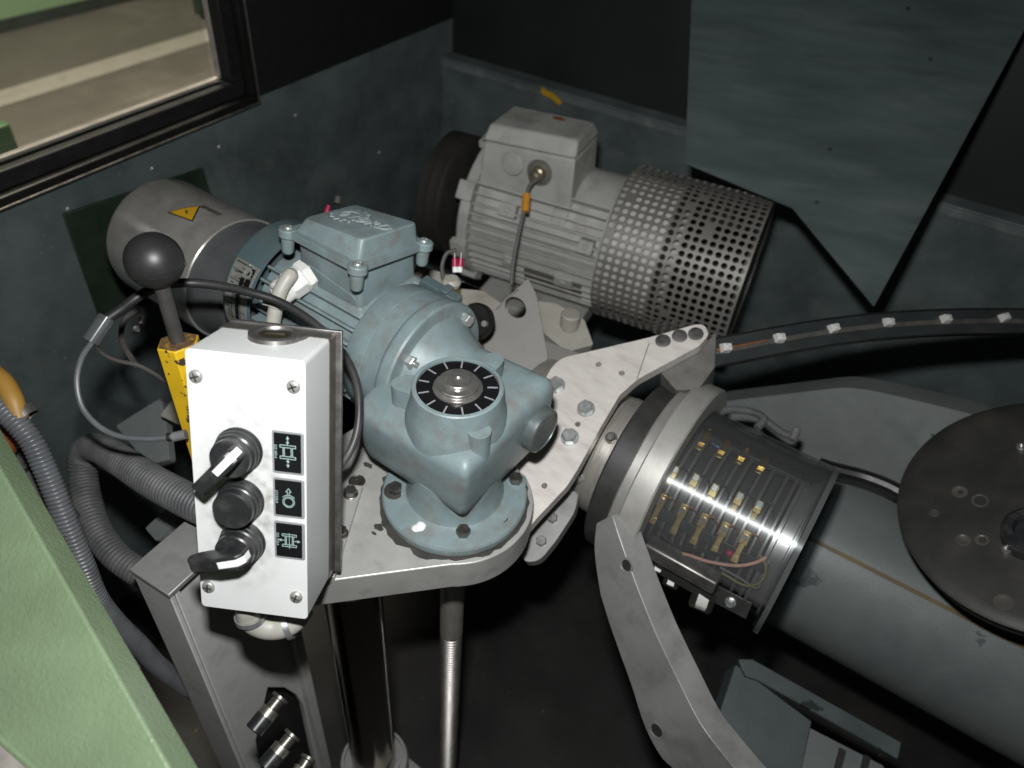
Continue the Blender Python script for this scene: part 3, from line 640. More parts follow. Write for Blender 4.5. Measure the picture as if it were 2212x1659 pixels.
def selector(w_, ang, label, ln):
    t = bpy.data.objects.new('rotary_switch', None); COL.objects.link(t); t.parent = cb; t['label'] = label
    bezel(t, w_)
    T = Matrix.Translation((-5.5, w_, 0)) @ rotz(ang)
    mb = MB(); mb.lathe([(0, 9), (12.2, 9), (12.4, 10), (12.2, 14.6), (11.4, 15.4), (0, 15.6)], 44, T); mb.build('knob', M['black'], t)
    mb = MB()   # handle: raised bar running from the hub out to one side (along local +x)
    prof = [(-11.8, 14), (-11.8, 24), (-8, 27.5), (6, 27.5), (13, 25.5), (ln - 3, 24.5), (ln, 21.5), (ln, 17.5), (ln - 3, 16), (12, 14)]
    mb.prism(prof, -4.7, 4.7, m=T @ frame((0, 0, 0), (1, 0, 0), (0, 0, 1)))
    mb.build('handle', M['black'], t, bevel=1.4, seg=3)
    mb = MB(); mb.prism([(-11.95, 17), (-11.95, 24.1), (-8.1, 27.75), (4.5, 27.75), (4.5, 27.3), (-7.8, 27.3), (-11.5, 23.9), (-11.5, 17)], -2.3, 2.3, m=T @ frame((0, 0, 0), (1, 0, 0), (0, 0, 1))); mb.build('pointer_mark', M['marker'], t, bevel=.2)
    return t
selector(28.7, -131, 'upper rotary switch with its handle turned to lower left', 27)
selector(-35.9, -163, 'lower rotary switch with its handle turned to the left', 27)
pb = bpy.data.objects.new('push_button', None); COL.objects.link(pb); pb.parent = cb
bezel(pb, -6)
mb = MB(); mb.lathe([(0, 9), (12.4, 9), (12.6, 10), (12.4, 14.2), (11.6, 15.2), (10.4, 15.1), (0, 14.6)], 44, Matrix.Translation((-5.5, -6, 0))); mb.build('cap', M['black'], pb)
def label(w0, h, kind, num, lab):
    T = Matrix.Translation((25.0, w0, .12))
    mb = MB(); mb.prism(rrect(-9.9, 9.9, -h, h, 1.4, 3), 0, .7); o = mb.build('symbol_plate', M['labelrim'], cb, bevel=.2, label=lab); mm = T.copy(); mm.translation *= S; o.matrix_local = mm
    mb = MB(); mb.prism(rrect(-8.6, 8.2, -h + 1.3, h - 1.3, .6, 2), .72, .86); mb.build('black_field', M['print_black'], o)
    mb = MB(); z0, z1, wd = .88, 1.0, .42
    st = lambda P, c=False: mb.stroke(P, wd, z0, z1, closed=c)
    rc = lambda x0, x1, y0, y1: st([(x0, y0), (x1, y0), (x1, y1), (x0, y1)], True)
    def arrow(x, y, dx, dy, ln=2.4):
        a = V((dx, dy)); nn = V((-dy, dx)); p = V((x, y)); tip = p + a * ln
        mb.prism([tuple(tip), tuple(p + a * (ln - 1.9) + nn * 1.0), tuple(p + a * (ln - 1.9) - nn * 1.0)], z0, z1); st([tuple(p), tuple(p + a * (ln - 1.6))])
    if kind == 1:
        rc(-4.8, 4.9, 3.6, 5.2); rc(-4.8, 4.9, -3.9, -2.3)
        for x in (-2.9, 2.9): st([(x, 3.6), (x, -2.3)]); st([(x + .8 * (1 if x < 0 else -1), 3.6), (x + .8 * (1 if x < 0 else -1), -2.3)])
        arrow(0, 8.1, 0, 1, 3.2); arrow(0, 8.4, 0, -1, 2.8); arrow(0, -6.8, 0, 1, 2.6); arrow(0, -6.6, 0, -1, 3.2)
    elif kind == 2:
        for r in (3.7, 2.9): st([(p[0], p[1] - 2.6) for p in arc(0, 0, r, 0, 345, 23)], True)
        st([(p[0], p[1] - 2.6) for p in arc(0, 0, 4.8, 40, 140, 8)])
        st([(-.6, 2.4), (-.6, 4.4), (-1.7, 4.4), (0, 6.8), (1.7, 4.4), (.6, 4.4), (.6, 2.4)])
    else:
        rc(-4.6, 4.6, 3.2, 4.6); rc(-4.6, 4.6, -4.4, -3.0)
        for x in (-2.7, 2.7): st([(x, 3.2), (x, -3.0)]); st([(x * .7, 3.2), (x * .7, -3.0)])
        st([(0, 5.4), (0, 1)]); st([(0, .4), (0, -.4)]); st([(0, -1), (0, -5.6)])
        arrow(-3.4, 0, -1, 0, 3.6); arrow(3.4, 0, 1, 0, 3.6)
    mb.text(num, 2.3, .12, Matrix.Translation((-7.6, .5, z0)) @ rotz(-90), 0); mb.build('symbol', M['print_line'], o)
label(30.4, 14.2, 1, '232 309.4', 'symbol of two bars on posts with arrows up and down')
label(-.6, 13.6, 2, '213.030.4', 'symbol of a ring with one arrow up')
label(-31.0, 13.4, 3, '232 310.4', 'symbol of two bars on posts with arrows left and right')
# mounting strip of the box on the plate
t = thing('mounting_bracket', 'narrow sheet bracket bolted to the silver plate beside the control box', 'bracket', GEAR)
mb = MB(); pl = [g2(726, 1044, 5), g2(784, 1049, 5), g2(722, 1246, 5), g2(700, 1250, 5), g2(690, 1060, 5)]
mb.prism(pl, .4, 5, holes=[]); mb.build('strip', M['alu'], t, bevel=.5)
for px, py in ((757, 1062), (735, 1148)):
    x, y = g2(px, py, 8); mb = MB(); mb.hexbolt(Matrix.Translation((x, y, 5)) @ rotz(px), 9.5, 5, 6.2); mb.build('bolt', M['boltdark'], t)
# elbow gland under the box
t = thing('elbow_hose', 'grey elbow hose with clamp rings hanging beneath the white control box', 'hose', BX)
mb = MB(); P0 = V((-11, -hh + 1, -20)); pts = [P0, P0 + V((-2, -14, 0)), P0 + V((0, -27, -3)), P0 + V((11, -33, -6)), P0 + V((24, -30, -10)), P0 + V((31, -22, -20))]
mb.tube(pts, 8.8, 20); mb.build('hose', M['cablew'], t)
for i, (p, d) in enumerate(((P0 + V((-1.5, -22, -2)), V((.1, -1, -.2))), (P0 + V((22, -31, -9)), V((1, .35, -.4))))):
    mb = MB(); mb.lathe([(9.6, -2), (11, -2), (11, 2), (9.6, 2)], 24, axm(p, d)); mb.build('clamp', M['zinc'], t)
mb = MB(); mb.lathe([(0, 0), (12, 0), (12, 5), (0, 5)], 6, axm(P0 + V((0, 1, 0)), (0, -1, 0))); mb.build('hex_nut', M['cable'], t, bevel=.5)

# ================================================================== LEVER, DRUM, CABLES (left)
pb_ = at(333, 563, 500); pr = at(392, 765, 540); ld = (pr - pb_).normalized()
lv_ = thing('ball_lever', 'black ball lever in a worn yellow hexagonal socket behind the white box', 'lever', Matrix.Translation(pr))
mb = MB(); mb.sphere(pb_ - pr, 18.6, 48); mb.lathe([(18.55, -.35), (18.85, -.2), (18.85, .2), (18.55, .35)], 48, axm(pb_ - pr + ld * 5, ld)); mb.build('ball', M['ball'], lv_)
mb = MB(); mb.cyl(pb_ - pr, ld * 6, 5.0, n=28); mb.build('rod', mat('dark_rod', (.14, .13, .125), .38, metal=.7, var=.2), lv_)
hm = axm(V((0, 0, 0)) - ld * 11, ld) @ rotz(18)
mb = MB(); hexr = lambda r: [(r * cos(pi / 3 * i), r * sin(pi / 3 * i)) for i in range(6)]
mb.prism(hexr(14.8), .8, 160, m=hm); mb.build('socket', M['yellow'], lv_, bevel=.8)
mb = MB(); mb.prism(hexr(13.6), 0.2, 2, m=hm); mb.build('socket_face', M['rust'], lv_, bevel=.3)
# steel drum at the far end of the motor
DR = frame(at(520, 606, 800), (cos(radians(-5)), sin(radians(-5)), 0), None, (0, 0, 1))
dr = thing('steel_drum', 'brushed steel drum with yellow warning triangle behind the ball lever', 'drum', DR)
AXX = Matrix.Rotation(pi / 2, 4, 'Y')
mb = MB(); mb.lathe([(0, -136), (59, -136), (64, -133), (66, -127), (66, -30), (67, -29), (67, 0), (65.8, 1), (64.6, 0), (64.6, -3)], 72, AXX); mb.build('shell', M['drum'], dr)
mb = MB(); mb.lathe([(64.5, -3), (62, 1), (61, 10), (57, 24), (54, 36), (0, 36)], 64, AXX); mb.build('end_shield', mat('drum_end', (.075, .078, .08), .5, var=.2, vs=30), dr)
def dhit(px, py): 
    inv = DR.inverted(); o = inv @ CAM; d = inv.to_3x3() @ ray(px, py); R = 66.3
    A = d.y ** 2 + d.z ** 2; B_ = o.y * d.y + o.z * d.z; C_ = o.y ** 2 + o.z ** 2 - R * R
    return o + d * ((-B_ - math.sqrt(max(0, B_ * B_ - A * C_))) / A)
def dpatch(pts, r0, r1, name, m_, par, sub=6):
    """sticker bent round the drum, outline given on the drum as (x, angle)"""
    mb = MB(); a, b, c = [V(p) for p in pts]; vs = []; fs = []; idx = {}
    for i in range(sub + 1):
        for j in range(sub + 1 - i):
            p = a + (b - a) * i / sub + (c - a) * j / sub; idx[i, j] = len(vs); vs += [(p.x, r * cos(p.y), r * sin(p.y)) for r in (r1,)]
    for i in range(sub):
        for j in range(sub - i):
            fs.append((idx[i, j], idx[i + 1, j], idx[i, j + 1]))
            if j < sub - i - 1: fs.append((idx[i + 1, j], idx[i + 1, j + 1], idx[i, j + 1]))
    mb.add(vs, fs); o = mb.build(name, m_, par, shade=False); so = o.modifiers.new('thick', 'SOLIDIFY'); so.thickness = .3 * S; so.offset = -1 if False else 0; return o
tri = [dhit(361, 459), dhit(434, 445), dhit(417, 479)]
tp = [(p.x, math.atan2(p.z, p.y)) for p in tri]; cc = (sum(p[0] for p in tp) / 3, sum(p[1] for p in tp) / 3)
sh = lambda k: [(cc[0] + (p[0] - cc[0]) * k, cc[1] + (p[1] - cc[1]) * k) for p in tp]
wt = dpatch(sh(1.0), 66, 66.4, 'warning_triangle', M['print_black'], dr); dpatch(sh(.86), 66, 66.6, 'yellow_field', M['yelsign'], wt)
p = cc; mb = MB(); mb.stroke([(-3.2, 1.5), (.6, .6), (-.6, -.5), (3.2, -1.6)], 1.1, 0, .2, m=frame((p[0], 66.8 * cos(p[1]), 66.8 * sin(p[1])), (1, 0, 0), None, (0, cos(p[1]), sin(p[1])))); mb.build('bolt_symbol', M['print_black'], wt)
s0, s1 = dhit(437, 446), dhit(477, 466); mb = MB(); d_ = (s1 - s0); nn_ = V((0, s0.y, s0.z)).normalized()
mb.box(0, d_.length, -2.6, 2.6, -1.2, 1.0, frame(s0, d_, None, nn_)); mb.build('seam_strip', M['steel'], dr, bevel=.3)
for px, py in ((300, 710), (312, 692)):
    p = at(px, py, 775); mb = MB(); mb.hexbolt(axm(DR.inverted() @ p, (-.4, -.8, .3)), 9, 6); mb.build('bolt', M['zinc'], dr)

# black cable that crosses behind the gland and comes down beside the box
ck = [at(226, 693, 557), at(262, 668, 560), at(300, 640, 562), at(345, 618, 570), at(400, 611, 585), at(470, 617, 590), at(545, 633, 590), at(610, 655, 592), at(680, 700, 588), at(738, 760, 580), at(768, 820, 572), at(776, 880, 566), at(768, 945, 562), at(738, 1003, 560), at(690, 1040, 570)]
t = thing('looped_cable', 'black cable crossing over the name plate and down beside the control box', 'cable', Matrix.Translation(ck[0]))
mb = MB(); mb.tube(rel(ck, ck[0]), lambda k: 3.9 - 1.0 * k, 12); mb.build('sheath', mat('dusty_black_cable', (.022, .022, .022), .45, var=.4, vs=9, dirt=(.11, .107, .104), da=.9, ds=7, dd=.50), t)
c0, c1 = at(232, 685, 556), at(196, 738, 552)
t = thing('clear_sleeve', 'cloudy clear plastic sleeve joining the black cable to thin wires', 'sleeve', Matrix.Translation(c0))
mb = MB(); mb.tube([V((0, 0, 0)), (c1 - c0) * .5, c1 - c0], 6.3, 18, sub=3, caps=False); mb.build('tube', M['sleeve'], t)
pk = [at(236, 690, 556), at(200, 738, 553), at(176, 775, 553), at(166, 825, 553), at(178, 880, 553), at(215, 922, 553), at(265, 944, 553), at(330, 948, 553), at(392, 940, 553)]
t = thing('thin_cable', 'thin dark cable arcing from the clear sleeve to the yellow socket', 'cable', Matrix.Translation(pk[0]))
mb = MB(); mb.tube(rel(pk, pk[0]), 2.1, 10); mb.build('sheath', M['hosel'], t)
mb = MB(); mb.cyl(at(374, 944, 553) - pk[0], at(402, 938, 553) - pk[0], 3.6); mb.build('ferrule', M['cable'], t)
mb = MB(); mb.cyl(at(362, 945, 553) - pk[0], at(368, 944, 553) - pk[0], 3.2); mb.build('tie', M['blacksoft'], t)
for pts, lab in (([(205, 735, 555), (217, 760, 570), (250, 778, 585), (300, 790, 600), (345, 815, 615), (390, 850, 640)], 'brown-grey wire running from the clear sleeve towards the yellow socket'),
                 ([(300, 668, 700), (270, 690, 690), (262, 725, 680), (272, 755, 670), (295, 790, 660)], 'short brown wire hanging under the steel drum')):
    P = [at(*q) for q in pts]; t = thing('wire', lab, 'wire', Matrix.Translation(P[0])); mb = MB(); mb.tube(rel(P, P[0]), 1.7 if len(P) == 6 else 2.6, 8); mb.build('sheath', M['wire'], t)

# ================================================================== HOSES
def hose(name, label, pts, r, pitch, depth, m_, rend=None):
    P = [at(*q) for q in pts]; t = thing(name, label, 'hose', Matrix.Translation(P[0])); mb = MB(); mb.corr(rel(P, P[0]), r, pitch, depth, 24, rend); mb.build('tube', m_, t, ang=60); return t
hose('corrugated_hose', 'thick dark grey corrugated hose looping behind the column', [(470, 1108, 600), (419, 1087, 610), (335, 1043, 632), (266, 998, 660), (222, 972, 690), (194, 968, 712), (180, 990, 722), (180, 1035, 722), (189, 1085, 715), (208, 1140, 705), (245, 1195, 695), (300, 1236, 690), (345, 1252, 690)], 14.3, 3.9, 1.2, M['hosed'], 12.6)
hose('ribbed_conduit', 'slim ribbed conduit running down past the green panel edge', [(-30, 850, 545), (20, 897, 545), (66, 950, 548), (95, 1008, 552), (119, 1065, 556), (138, 1115, 560), (160, 1170, 566), (182, 1225, 574), (208, 1290, 590), (250, 1345, 620), (302, 1395, 660), (350, 1445, 700), (430, 1500, 760), (560, 1560, 800)], 8.2, 3.1, .95, M['hosel'], 8.4)
hose('thin_conduit', 'thinnest ribbed conduit half hidden by the green panel edge', [(120, 1165, 570), (143, 1200, 570), (165, 1243, 572), (190, 1290, 575), (215, 1335, 580), (250, 1390, 590), (290, 1450, 600)], 5.4, 2.3, .6, M['hosel'])
# ochre cap, clamp and junction block at the far left
p = at(12, 850, 560); t = thing('ochre_cap', 'ochre rounded cap over the conduit at the left edge', 'cap', Matrix.Translation(p))
mb = MB(); q = [at(*a) - p for a in ((-30, 800, 556), (5, 826, 550), (28, 862, 546), (42, 905, 546))]; mb.tube(q, lambda k: 8.4 - 2.2 * k, 20); mb.build('cap', M['capo'], t)
mb = MB(); mb.lathe([(8.6, -2), (10, -2), (10.2, 5), (8.6, 5)], 24, axm(at(47, 892, 551) - p, at(68, 950, 548) - at(20, 897, 545))); mb.build('clamp_ring', M['steeldark'], t)
p = at(-5, 960, 590); t = thing('knob', 'red-brown round knob in a grey collar at the left edge', 'knob', Matrix.Translation(p))
mb = MB(); mb.sphere((0, 0, 0), 14, 28); mb.build('ball', M['redbrown'], t)
mb = MB(); mb.lathe([(0, 0), (17, 0), (18, 4), (17, 14), (13, 16), (0, 16)], 32, axm(at(18, 985, 610) - p, at(30, 1030, 640) - at(0, 950, 590))); mb.build('collar', M['steeldark'], t)
p = at(92, 1080, 600); JB = frame(p, at(140, 1128, 602) - at(66, 1030, 598), None, BM @ V((.45, -.5, -.75)))
t = thing('junction_block', 'black junction block behind the ribbed conduit', 'block', JB)
mb = MB(); mb.box(-26, 26, -15, 15, -30, 0); mb.build('body', M['black'], t, bevel=1.5)
mb = MB(); mb.hexbolt(Matrix.Translation((-4, 5, 0)), 7, 4); mb.build('bolt', M['boltdark'], t)
mb = MB(); mb.box(12, 34, -13, -3, -20, 5); mb.build('terminal', M['alud'], t, bevel=1)

# ================================================================== GREEN PANEL (foreground)
ge = [at(-12, 990, 455), at(200, 1325, 408), at(385, 1692, 362)]
gx = (ge[2] - ge[0]).normalized(); gz = (BM @ V((-.12, -.33, -1)));
GP = frame(ge[0], gx, None, gz)
t = thing('green_panel', 'light green hammer-finish cabinet panel in the near left corner', 'panel', GP)
mb = MB(); Lg = (ge[2] - ge[0]).length + 60
prof = [(0, -1.2), (-1.2, 0)] ; vs = []
mb.prism([(-90, 0), (Lg, 0), (Lg, -260), (-90, -260)], -24, 0)
mb.build('sheet', M['green'], t, bevel=1.8, seg=4)
hp = L(GP, 0, 1600, 'z', 0)
mb = MB(); e0, e1 = L(GP, -40, 1560, 'z', .2), L(GP, 120, 1700, 'z', .2); mb.tube([e0, (e0 + e1) / 2, e1], 2.2, 10, sub=4); mb.build('edge_bead', M['green'], t)
e2 = L(GP, -60, 1700, 'z', .2); mb = MB(); mb.prism([(e0.x, e0.y), (e1.x, e1.y), (e2.x, e2.y)], .3, 1.6); mb.build('lower_strip', M['trim'], t)

# ================================================================== COLUMNS UNDER THE PLATE
RC0 = at(364, 1283, 572)
rl = lambda px, py: onz(px, py, RC0.z)
vl = (rl(281, 1229) - RC0); vr = (rl(425, 1229) - RC0)
RCF = Matrix.Translation(RC0)
ul = V((vl.x, vl.y, 0)).normalized(); ur = V((vr.x, vr.y, 0)).normalized()
ur = (ur - ul * ur.dot(ul) * .85).normalized()
wl = V((vl.x, vl.y, 0)).length
rt = L(frame(RC0, ur, None, V((0, 0, 1)).cross(ur) if False else ur.cross(V((0, 0, 1)))), 661, 1345, 'z', 0) if False else None
def hitface(px, py, d=0.0):
    n_ = ur.cross(ZW); o = RC0 + n_ * d; r = ray(px, py); return CAM + r * ((o - CAM).dot(n_) / r.dot(n_))
nf = ur.cross(ZW)
if nf.dot(CAM - RC0) < 0: nf = -nf
def fc(px, py, d=0.0):
    o = RC0 + nf * d; r = ray(px, py); p = CAM + r * ((o - CAM).dot(nf) / r.dot(nf)) - RC0; return p.dot(ur), p.z
CF = frame(RC0, ur, ZW)          # x along the front face, y up
if (CF.to_3x3() @ V((0, 0, 1))).dot(nf) < 0: pass
t = thing('rail_column', 'grey alloy profile column with grooves below the white control box', 'column', CF)
sgn = 1 if (CF.to_3x3() @ V((0, 0, 1))).dot(nf) > 0 else -1
wtot = fc(690, 1500)[0]
def cbox(name, x0, x1, y0, y1, d0, d1, m_, bev=.8):
    mb = MB(); z0, z1 = sorted((d0 * sgn, d1 * sgn)); mb.box(x0, x1, y0, y1, z0, z1); return mb.build(name, m_, t, bevel=bev)
gx1 = fc(478, 1500)[0]; gx2 = fc(520, 1500)[0]; gx3 = fc(628, 1500)[0]; gx4 = fc(682, 1500)[0]
cbox('end_cap', -1, gx4 + 1, -5, 0, -wl - 1, 1, M['alud'], .9)
cbox('side_post', 0, gx1 * .42, -684, -5.2, -wl, 0, M['profile'], 1.0)
cbox('groove', gx1 * .43, gx1 * .53, -684, -5.2, -wl, -3, M['profile'], .3)
cbox('front_rail', gx1 * .54, gx1, -684, -5.2, -wl, -.6, M['profile'], .8)
dk = -9
hole = [fc(614, 1484, dk), fc(640, 1500, dk), fc(655, 1522, dk), fc(664, 1565, dk), fc(690, 1690, dk), fc(570, 1690, dk), fc(552, 1600, dk), fc(578, 1484, dk)]
mb = MB(); z0, z1 = sorted((dk * sgn, (dk - 6) * sgn)); mb.prism([(gx1, -684), (gx4, -684), (gx4, -6), (gx1, -6)], z0, z1, holes=[[h for h in hole if h[1] > -680]]); mb.build('web_panel', M['profile'], t)
cbox('flange_strip', gx4 - 11, gx4, -684, -6, dk, 0, M['profile'], .8)
cbox('back_panel', gx1, gx4, -684, -12, -34, -30, M['disc'], 0)
# small hydraulic fittings in the opening of the column
def fitting(px0, py0, px1, py1, k, label):
    a, b = at(px0, py0, 602), at(px1, py1, 588); d = b - a; Lf = d.length; m_ = axm(V((0, 0, 0)), d); tt = thing('pipe_fitting', label, 'fitting', Matrix.Translation(a), group='fittings in the opening of the column')
    mb = MB(); mb.lathe([(0, 0), (7.2 * k, 0), (7.2 * k, 2.6), (5, 3), (5 * k, Lf * .38), (0, Lf * .38)], 20, m_); mb.build('flanged_stub', M['fit'], tt, bevel=.2)
    mb = MB(); mb.lathe([(0, Lf * .36), (7.4 * k, Lf * .36), (7.4 * k, Lf * .60), (0, Lf * .60)], 12, m_); mb.build('union_nut', mat('fitting_nut', (.34, .33, .28), .36, metal=.85, var=.2), tt, bevel=.4)
    mb = MB(); mb.lathe([(0, Lf * .58), (7.6 * k, Lf * .58), (7.8 * k, Lf * .97), (7 * k, Lf), (0, Lf)], 20, m_); mb.build('body', M['black'], tt)
fitting(608, 1504, 548, 1580, 1, 'topmost bright pipe fitting in the opening of the grey column')
fitting(634, 1585, 572, 1660, 1, 'middle pipe fitting in the opening of the grey column')
fitting(668, 1636, 628, 1700, .9, 'lowest pipe fitting cut by the bottom edge of the photo')
# dark polished guide column
gc = L(GEAR, 771, 1350, 'z', -105)
t = thing('guide_column', 'dark polished round column under the silver plate', 'column', GEAR @ Matrix.Translation((gc.x, gc.y, 0)))
mb = MB(); mb.cyl((0, 0, -560), (0, 0, -31.2), 24, n=64); mb.build('shaft', mat('dark_chrome', (.20, .17, .13), .16, metal=1, var=.1, vs=10), t)
cz = L(GEAR, 868, 1640, 'x', gc.x + 24).z
mb = MB(); mb.lathe([(24.3, cz - 30), (38, cz - 30), (38, cz - 4), (36, cz), (33, cz), (33, cz - 6), (29, cz - 6), (29, cz), (24.3, cz)], 64); mb.build('seal_collar', M['alud'], t)
mb = MB(); mb.box(8, 58, -34, 34, cz - 60, cz - 30.2); mb.build('base_block', M['alud'], t, bevel=1)
# threaded spindle below the gearbox
t = thing('threaded_spindle', 'bright threaded steel spindle hanging from the plate below the gearbox', 'spindle', GEAR)
zt0 = L(GEAR, 975, 1385, 'y', -9).z
mb = MB(); mb.cyl((0, 0, zt0), (0, 0, -31.2), 11.6, n=40); mb.build('plain_shank', M['hub'], t)
mb = MB(); pr_ = [(0, zt0)]; z = zt0
while z > -697: pr_ += [(11.4, z), (11.5, z - 1.2), (8.2, z - 2.6), (8.2, z - 3.6)]; z -= 5.0
pr_.append((0, z)); mb.lathe(pr_, 40); mb.build('thread', M['threadm'], t, ang=20)

# ================================================================== PALE ROTOR PLATE AND BOW
th = radians(25)
xs = V((cos(radians(-3.2)), sin(radians(-3.2)), 0)); ysd = ZW.cross(xs)
WPF = frame(at(1230, 870, 705), xs, None, ZW * cos(th) - ysd * sin(th))
wp = lambda px, py, d=0: (lambda p: (p.x, p.y))(L(WPF, px, py, 'z', d))
t = thing('rotor_plate', 'pale brushed pointed plate with hex bolts between gearbox and slip ring', 'plate', WPF)
out = [wp(*q) for q in ((1133, 1151), (1160, 1119), (1225, 1050), (1247, 1015), (1301, 917), (1339, 853), (1379, 818), (1511, 747), (1532, 722), (1522, 702), (1505, 700), (1410, 727), (1214, 773), (1192, 792), (1176, 822), (1100, 1000), (1095, 1140))]
out = roundpoly(out, [2, 3, 4, 5, 4, 3, 5, 3, 4, 4, 3, 10, 6, 6, 10, 10, 10], 4)
hl = [(wp(*q), r) for q, r in (((1293, 787), 2.7), ((1343, 806), 2.7), ((1176, 1049), 2.6), ((1248, 916), 2.6))]
mb = MB(); mb.prism(out, -12, 0, holes=[arc(c[0], c[1], r, 0, 340, 17) for c, r in hl]); mb.build('plate', M['platew'], t, bevel=.7)
a, b = wp(1402, 742), wp(1376, 819); mb = MB(); mb.stroke([a, b], .7, .02, .1); mb.build('joint_line', M['steeldark'], t)
for px, py in ((1202, 833), (1266, 884), (1231, 945)):
    c = wp(px, py); mb = MB(); mb.hexbolt(Matrix.Translation((c[0], c[1], 0)) @ rotz(px), 12.5, 6, 8.3, 1.3); mb.build('hex_bolt', M['zinc'], t)
for px, py in ((1432, 737), (1468, 726.5), (1503, 722)):
    c = wp(px, py); mb = MB(); mb.lathe([(0, .1), (7, .1), (7.2, .7), (6.6, .9), (2.6, .9), (2.2, .4), (0, .4)], 28, Matrix.Translation((c[0], c[1], 0))); mb.build('counter_washer', M['steeldark'], t)
c, r = wp(1248, 916), 2.6; mb = MB(); mb.lathe([(0, -2), (2.4, -2), (2.4, -1.2), (0, -1.2)], 16, Matrix.Translation((c[0], c[1], 0))); mb.build('grub_screw', M['steeldark'], t)
# clamp block beneath the tip
c = wp(1520, 745); mb = MB(); pts = [wp(*q, -12) for q in ((1425, 800), (1515, 748), (1548, 712), (1545, 790), (1510, 838), (1460, 840))]
tag_ = thing('bow_clamp', 'grey clamp block under the pointed tip of the pale plate', 'clamp', WPF); mb.prism(pts, -48, -14); mb.build('block', M['clampm'], tag_, bevel=1)
# second arm below
t = thing('counter_arm', 'grey counterweight arm beneath the lower end of the pale plate', 'arm', WPF @ Matrix.Translation((0, 0, -58)))
wpl = lambda px, py: (lambda p: (p.x, p.y))(L(WPF, px, py, 'z', -58))
mb = MB(); mb.prism(roundpoly([wpl(*q) for q in ((1120, 1160), (1225, 1058), (1250, 1063), (1243, 1104), (1200, 1170), (1165, 1212), (1130, 1215))], 7, 4), -14, 0); mb.build('arm', M['alud'], t, bevel=1)
for px, py in ((1194, 1120), (1170, 1170)):
    c = wpl(px, py); mb = MB(); mb.hexbolt(Matrix.Translation((c[0], c[1], 0)), 9, 4); mb.build('bolt', M['steeldark'], t)
# bow: long curved strip with white guide clips
bp = [(1525, 765, 728), (1600, 751, 735), (1683, 735, 745), (1800, 716, 760), (1918, 703, 775), (2042, 696, 790), (2168, 694, 806), (2290, 697, 822), (2430, 708, 842), (2600, 730, 868)]
bt = thing('bow_rail', 'long dark curved bow strip with a row of white guide clips', 'bow', Matrix.Translation(at(*bp[0])))
o0 = at(*bp[0]); P = catmull([at(*q) for q in bp], 6)
nb = (ZW * .78 - YW * .62).normalized()
def ribbon(mb, P, w0, w1, d0, d1):
    vs = []; fs = []
    for i, p in enumerate(P):
        tn = (P[min(i + 1, len(P) - 1)] - P[max(0, i - 1)]).normalized(); up = (nb - tn * nb.dot(tn)).normalized(); sd = tn.cross(up)
        for a_, b_ in ((w0, d0), (w1, d0), (w1, d1), (w0, d1)): vs.append(p + sd * a_ + up * b_ - o0)
    n = len(P)
    for i in range(n - 1):
        for k in range(4): fs.append((i * 4 + k, i * 4 + (k + 1) % 4, i * 4 + 4 + (k + 1) % 4, i * 4 + 4 + k))
    fs += [(0, 1, 2, 3), tuple(n * 4 - 4 + k for k in range(4))]; mb.add(vs, fs)
bowm = mat('dark_bow_strip', (.030, .034, .035), .35, var=.2, vs=20, dirt=(.06, .055, .05), da=.6, ds=15)
mb = MB(); ribbon(mb, P, -13, 13, -3, 0); mb.build('strip', bowm, bt)
mb = MB(); ribbon(mb, P, -14.5, -13.2, -4, 1.4); mb.build('edge_lip', M['frame'], bt); mb = MB(); ribbon(mb, P, 13.2, 14.5, -4, 1.4); mb.build('edge_lip', M['frame'], bt)
mb = MB(); mb.tube([P[i] - o0 + nb * 3 + V((0, 3, 0)) for i in range(0, 12, 2)], 1.1, 8); mb.build('copper_wire', M['copper'], bt)
mb = MB(); ribbon(mb, P, -2.4, 2.4, .2, .9); mb.build('centre_groove', M['wire'], bt)
clipm = mat('white_clip', (.52, .51, .49), .5, var=.1, dirt=(.35, .33, .3), da=.5, ds=80)
for i, (px, py, zc) in enumerate(((1567, 752, 730), (1683, 731, 744), (1800, 710, 759), (1918, 697, 774), (2042, 690, 789), (2168, 687, 805))):
    p = at(px, py, zc); tn = (at(px + 60, py - 6, zc + 8) - p).normalized(); m_ = frame(p - o0, tn, None, nb) @ rotz(random.uniform(-9, 9)) @ Matrix.Rotation(random.uniform(-.12, .12), 4, 'X')
    mb = MB(); mb.hexa([(-5, -4.5, -2), (5, -4.5, -2), (5, 5, -2), (-5, 5, -2)], [(-4, -3.2, 5), (4.6, -3.2, 5), (4.6, 3.6, 5), (-4, 3.6, 5)], m_); mb.lathe([(0, 5), (2.4, 5), (2.0, 6.4), (0, 6.4)], 14, m_); mb.build('guide_clip', clipm, bt, bevel=.6)

# ================================================================== SLIP RING UNIT
SX = Matrix.Rotation(pi / 2, 4, 'Y')            # local z -> +x (the axis)
sr = thing('slip_ring_unit', 'slip ring unit with steel hub, black core and brass holders inside the clear cover', 'slip ring', SLIP)
mb = MB(); mb.lathe([(0, -240), (60, -240), (62, -238), (62, -140), (63, -139), (63, -120), (0, -120)], 72, SX); mb.build('hub', M['hub'], sr)
mb = MB(); mb.lathe([(0, -120), (86, -120), (88, -118), (88, -98), (0, -98)], 72, SX); mb.build('dark_disc', M['disc'], sr)
mb = MB(); mb.lathe([(0, -98), (94, -98), (95.5, -96.5), (95.5, -88.5), (94, -87.2), (0, -87.2)], 80, SX); mb.build('hub_flange', mat('hub_flange_alloy', (.33, .32, .30), .4, metal=.5, var=.1), sr)
mb = MB(); mb.lathe([(60, -87), (104.5, -87), (106, -85.5), (106, -66.5), (104.5, -65), (84, -65), (84, -78), (60, -78)], 96, SX); mb.build('support_ring', M['ringalu'], sr)
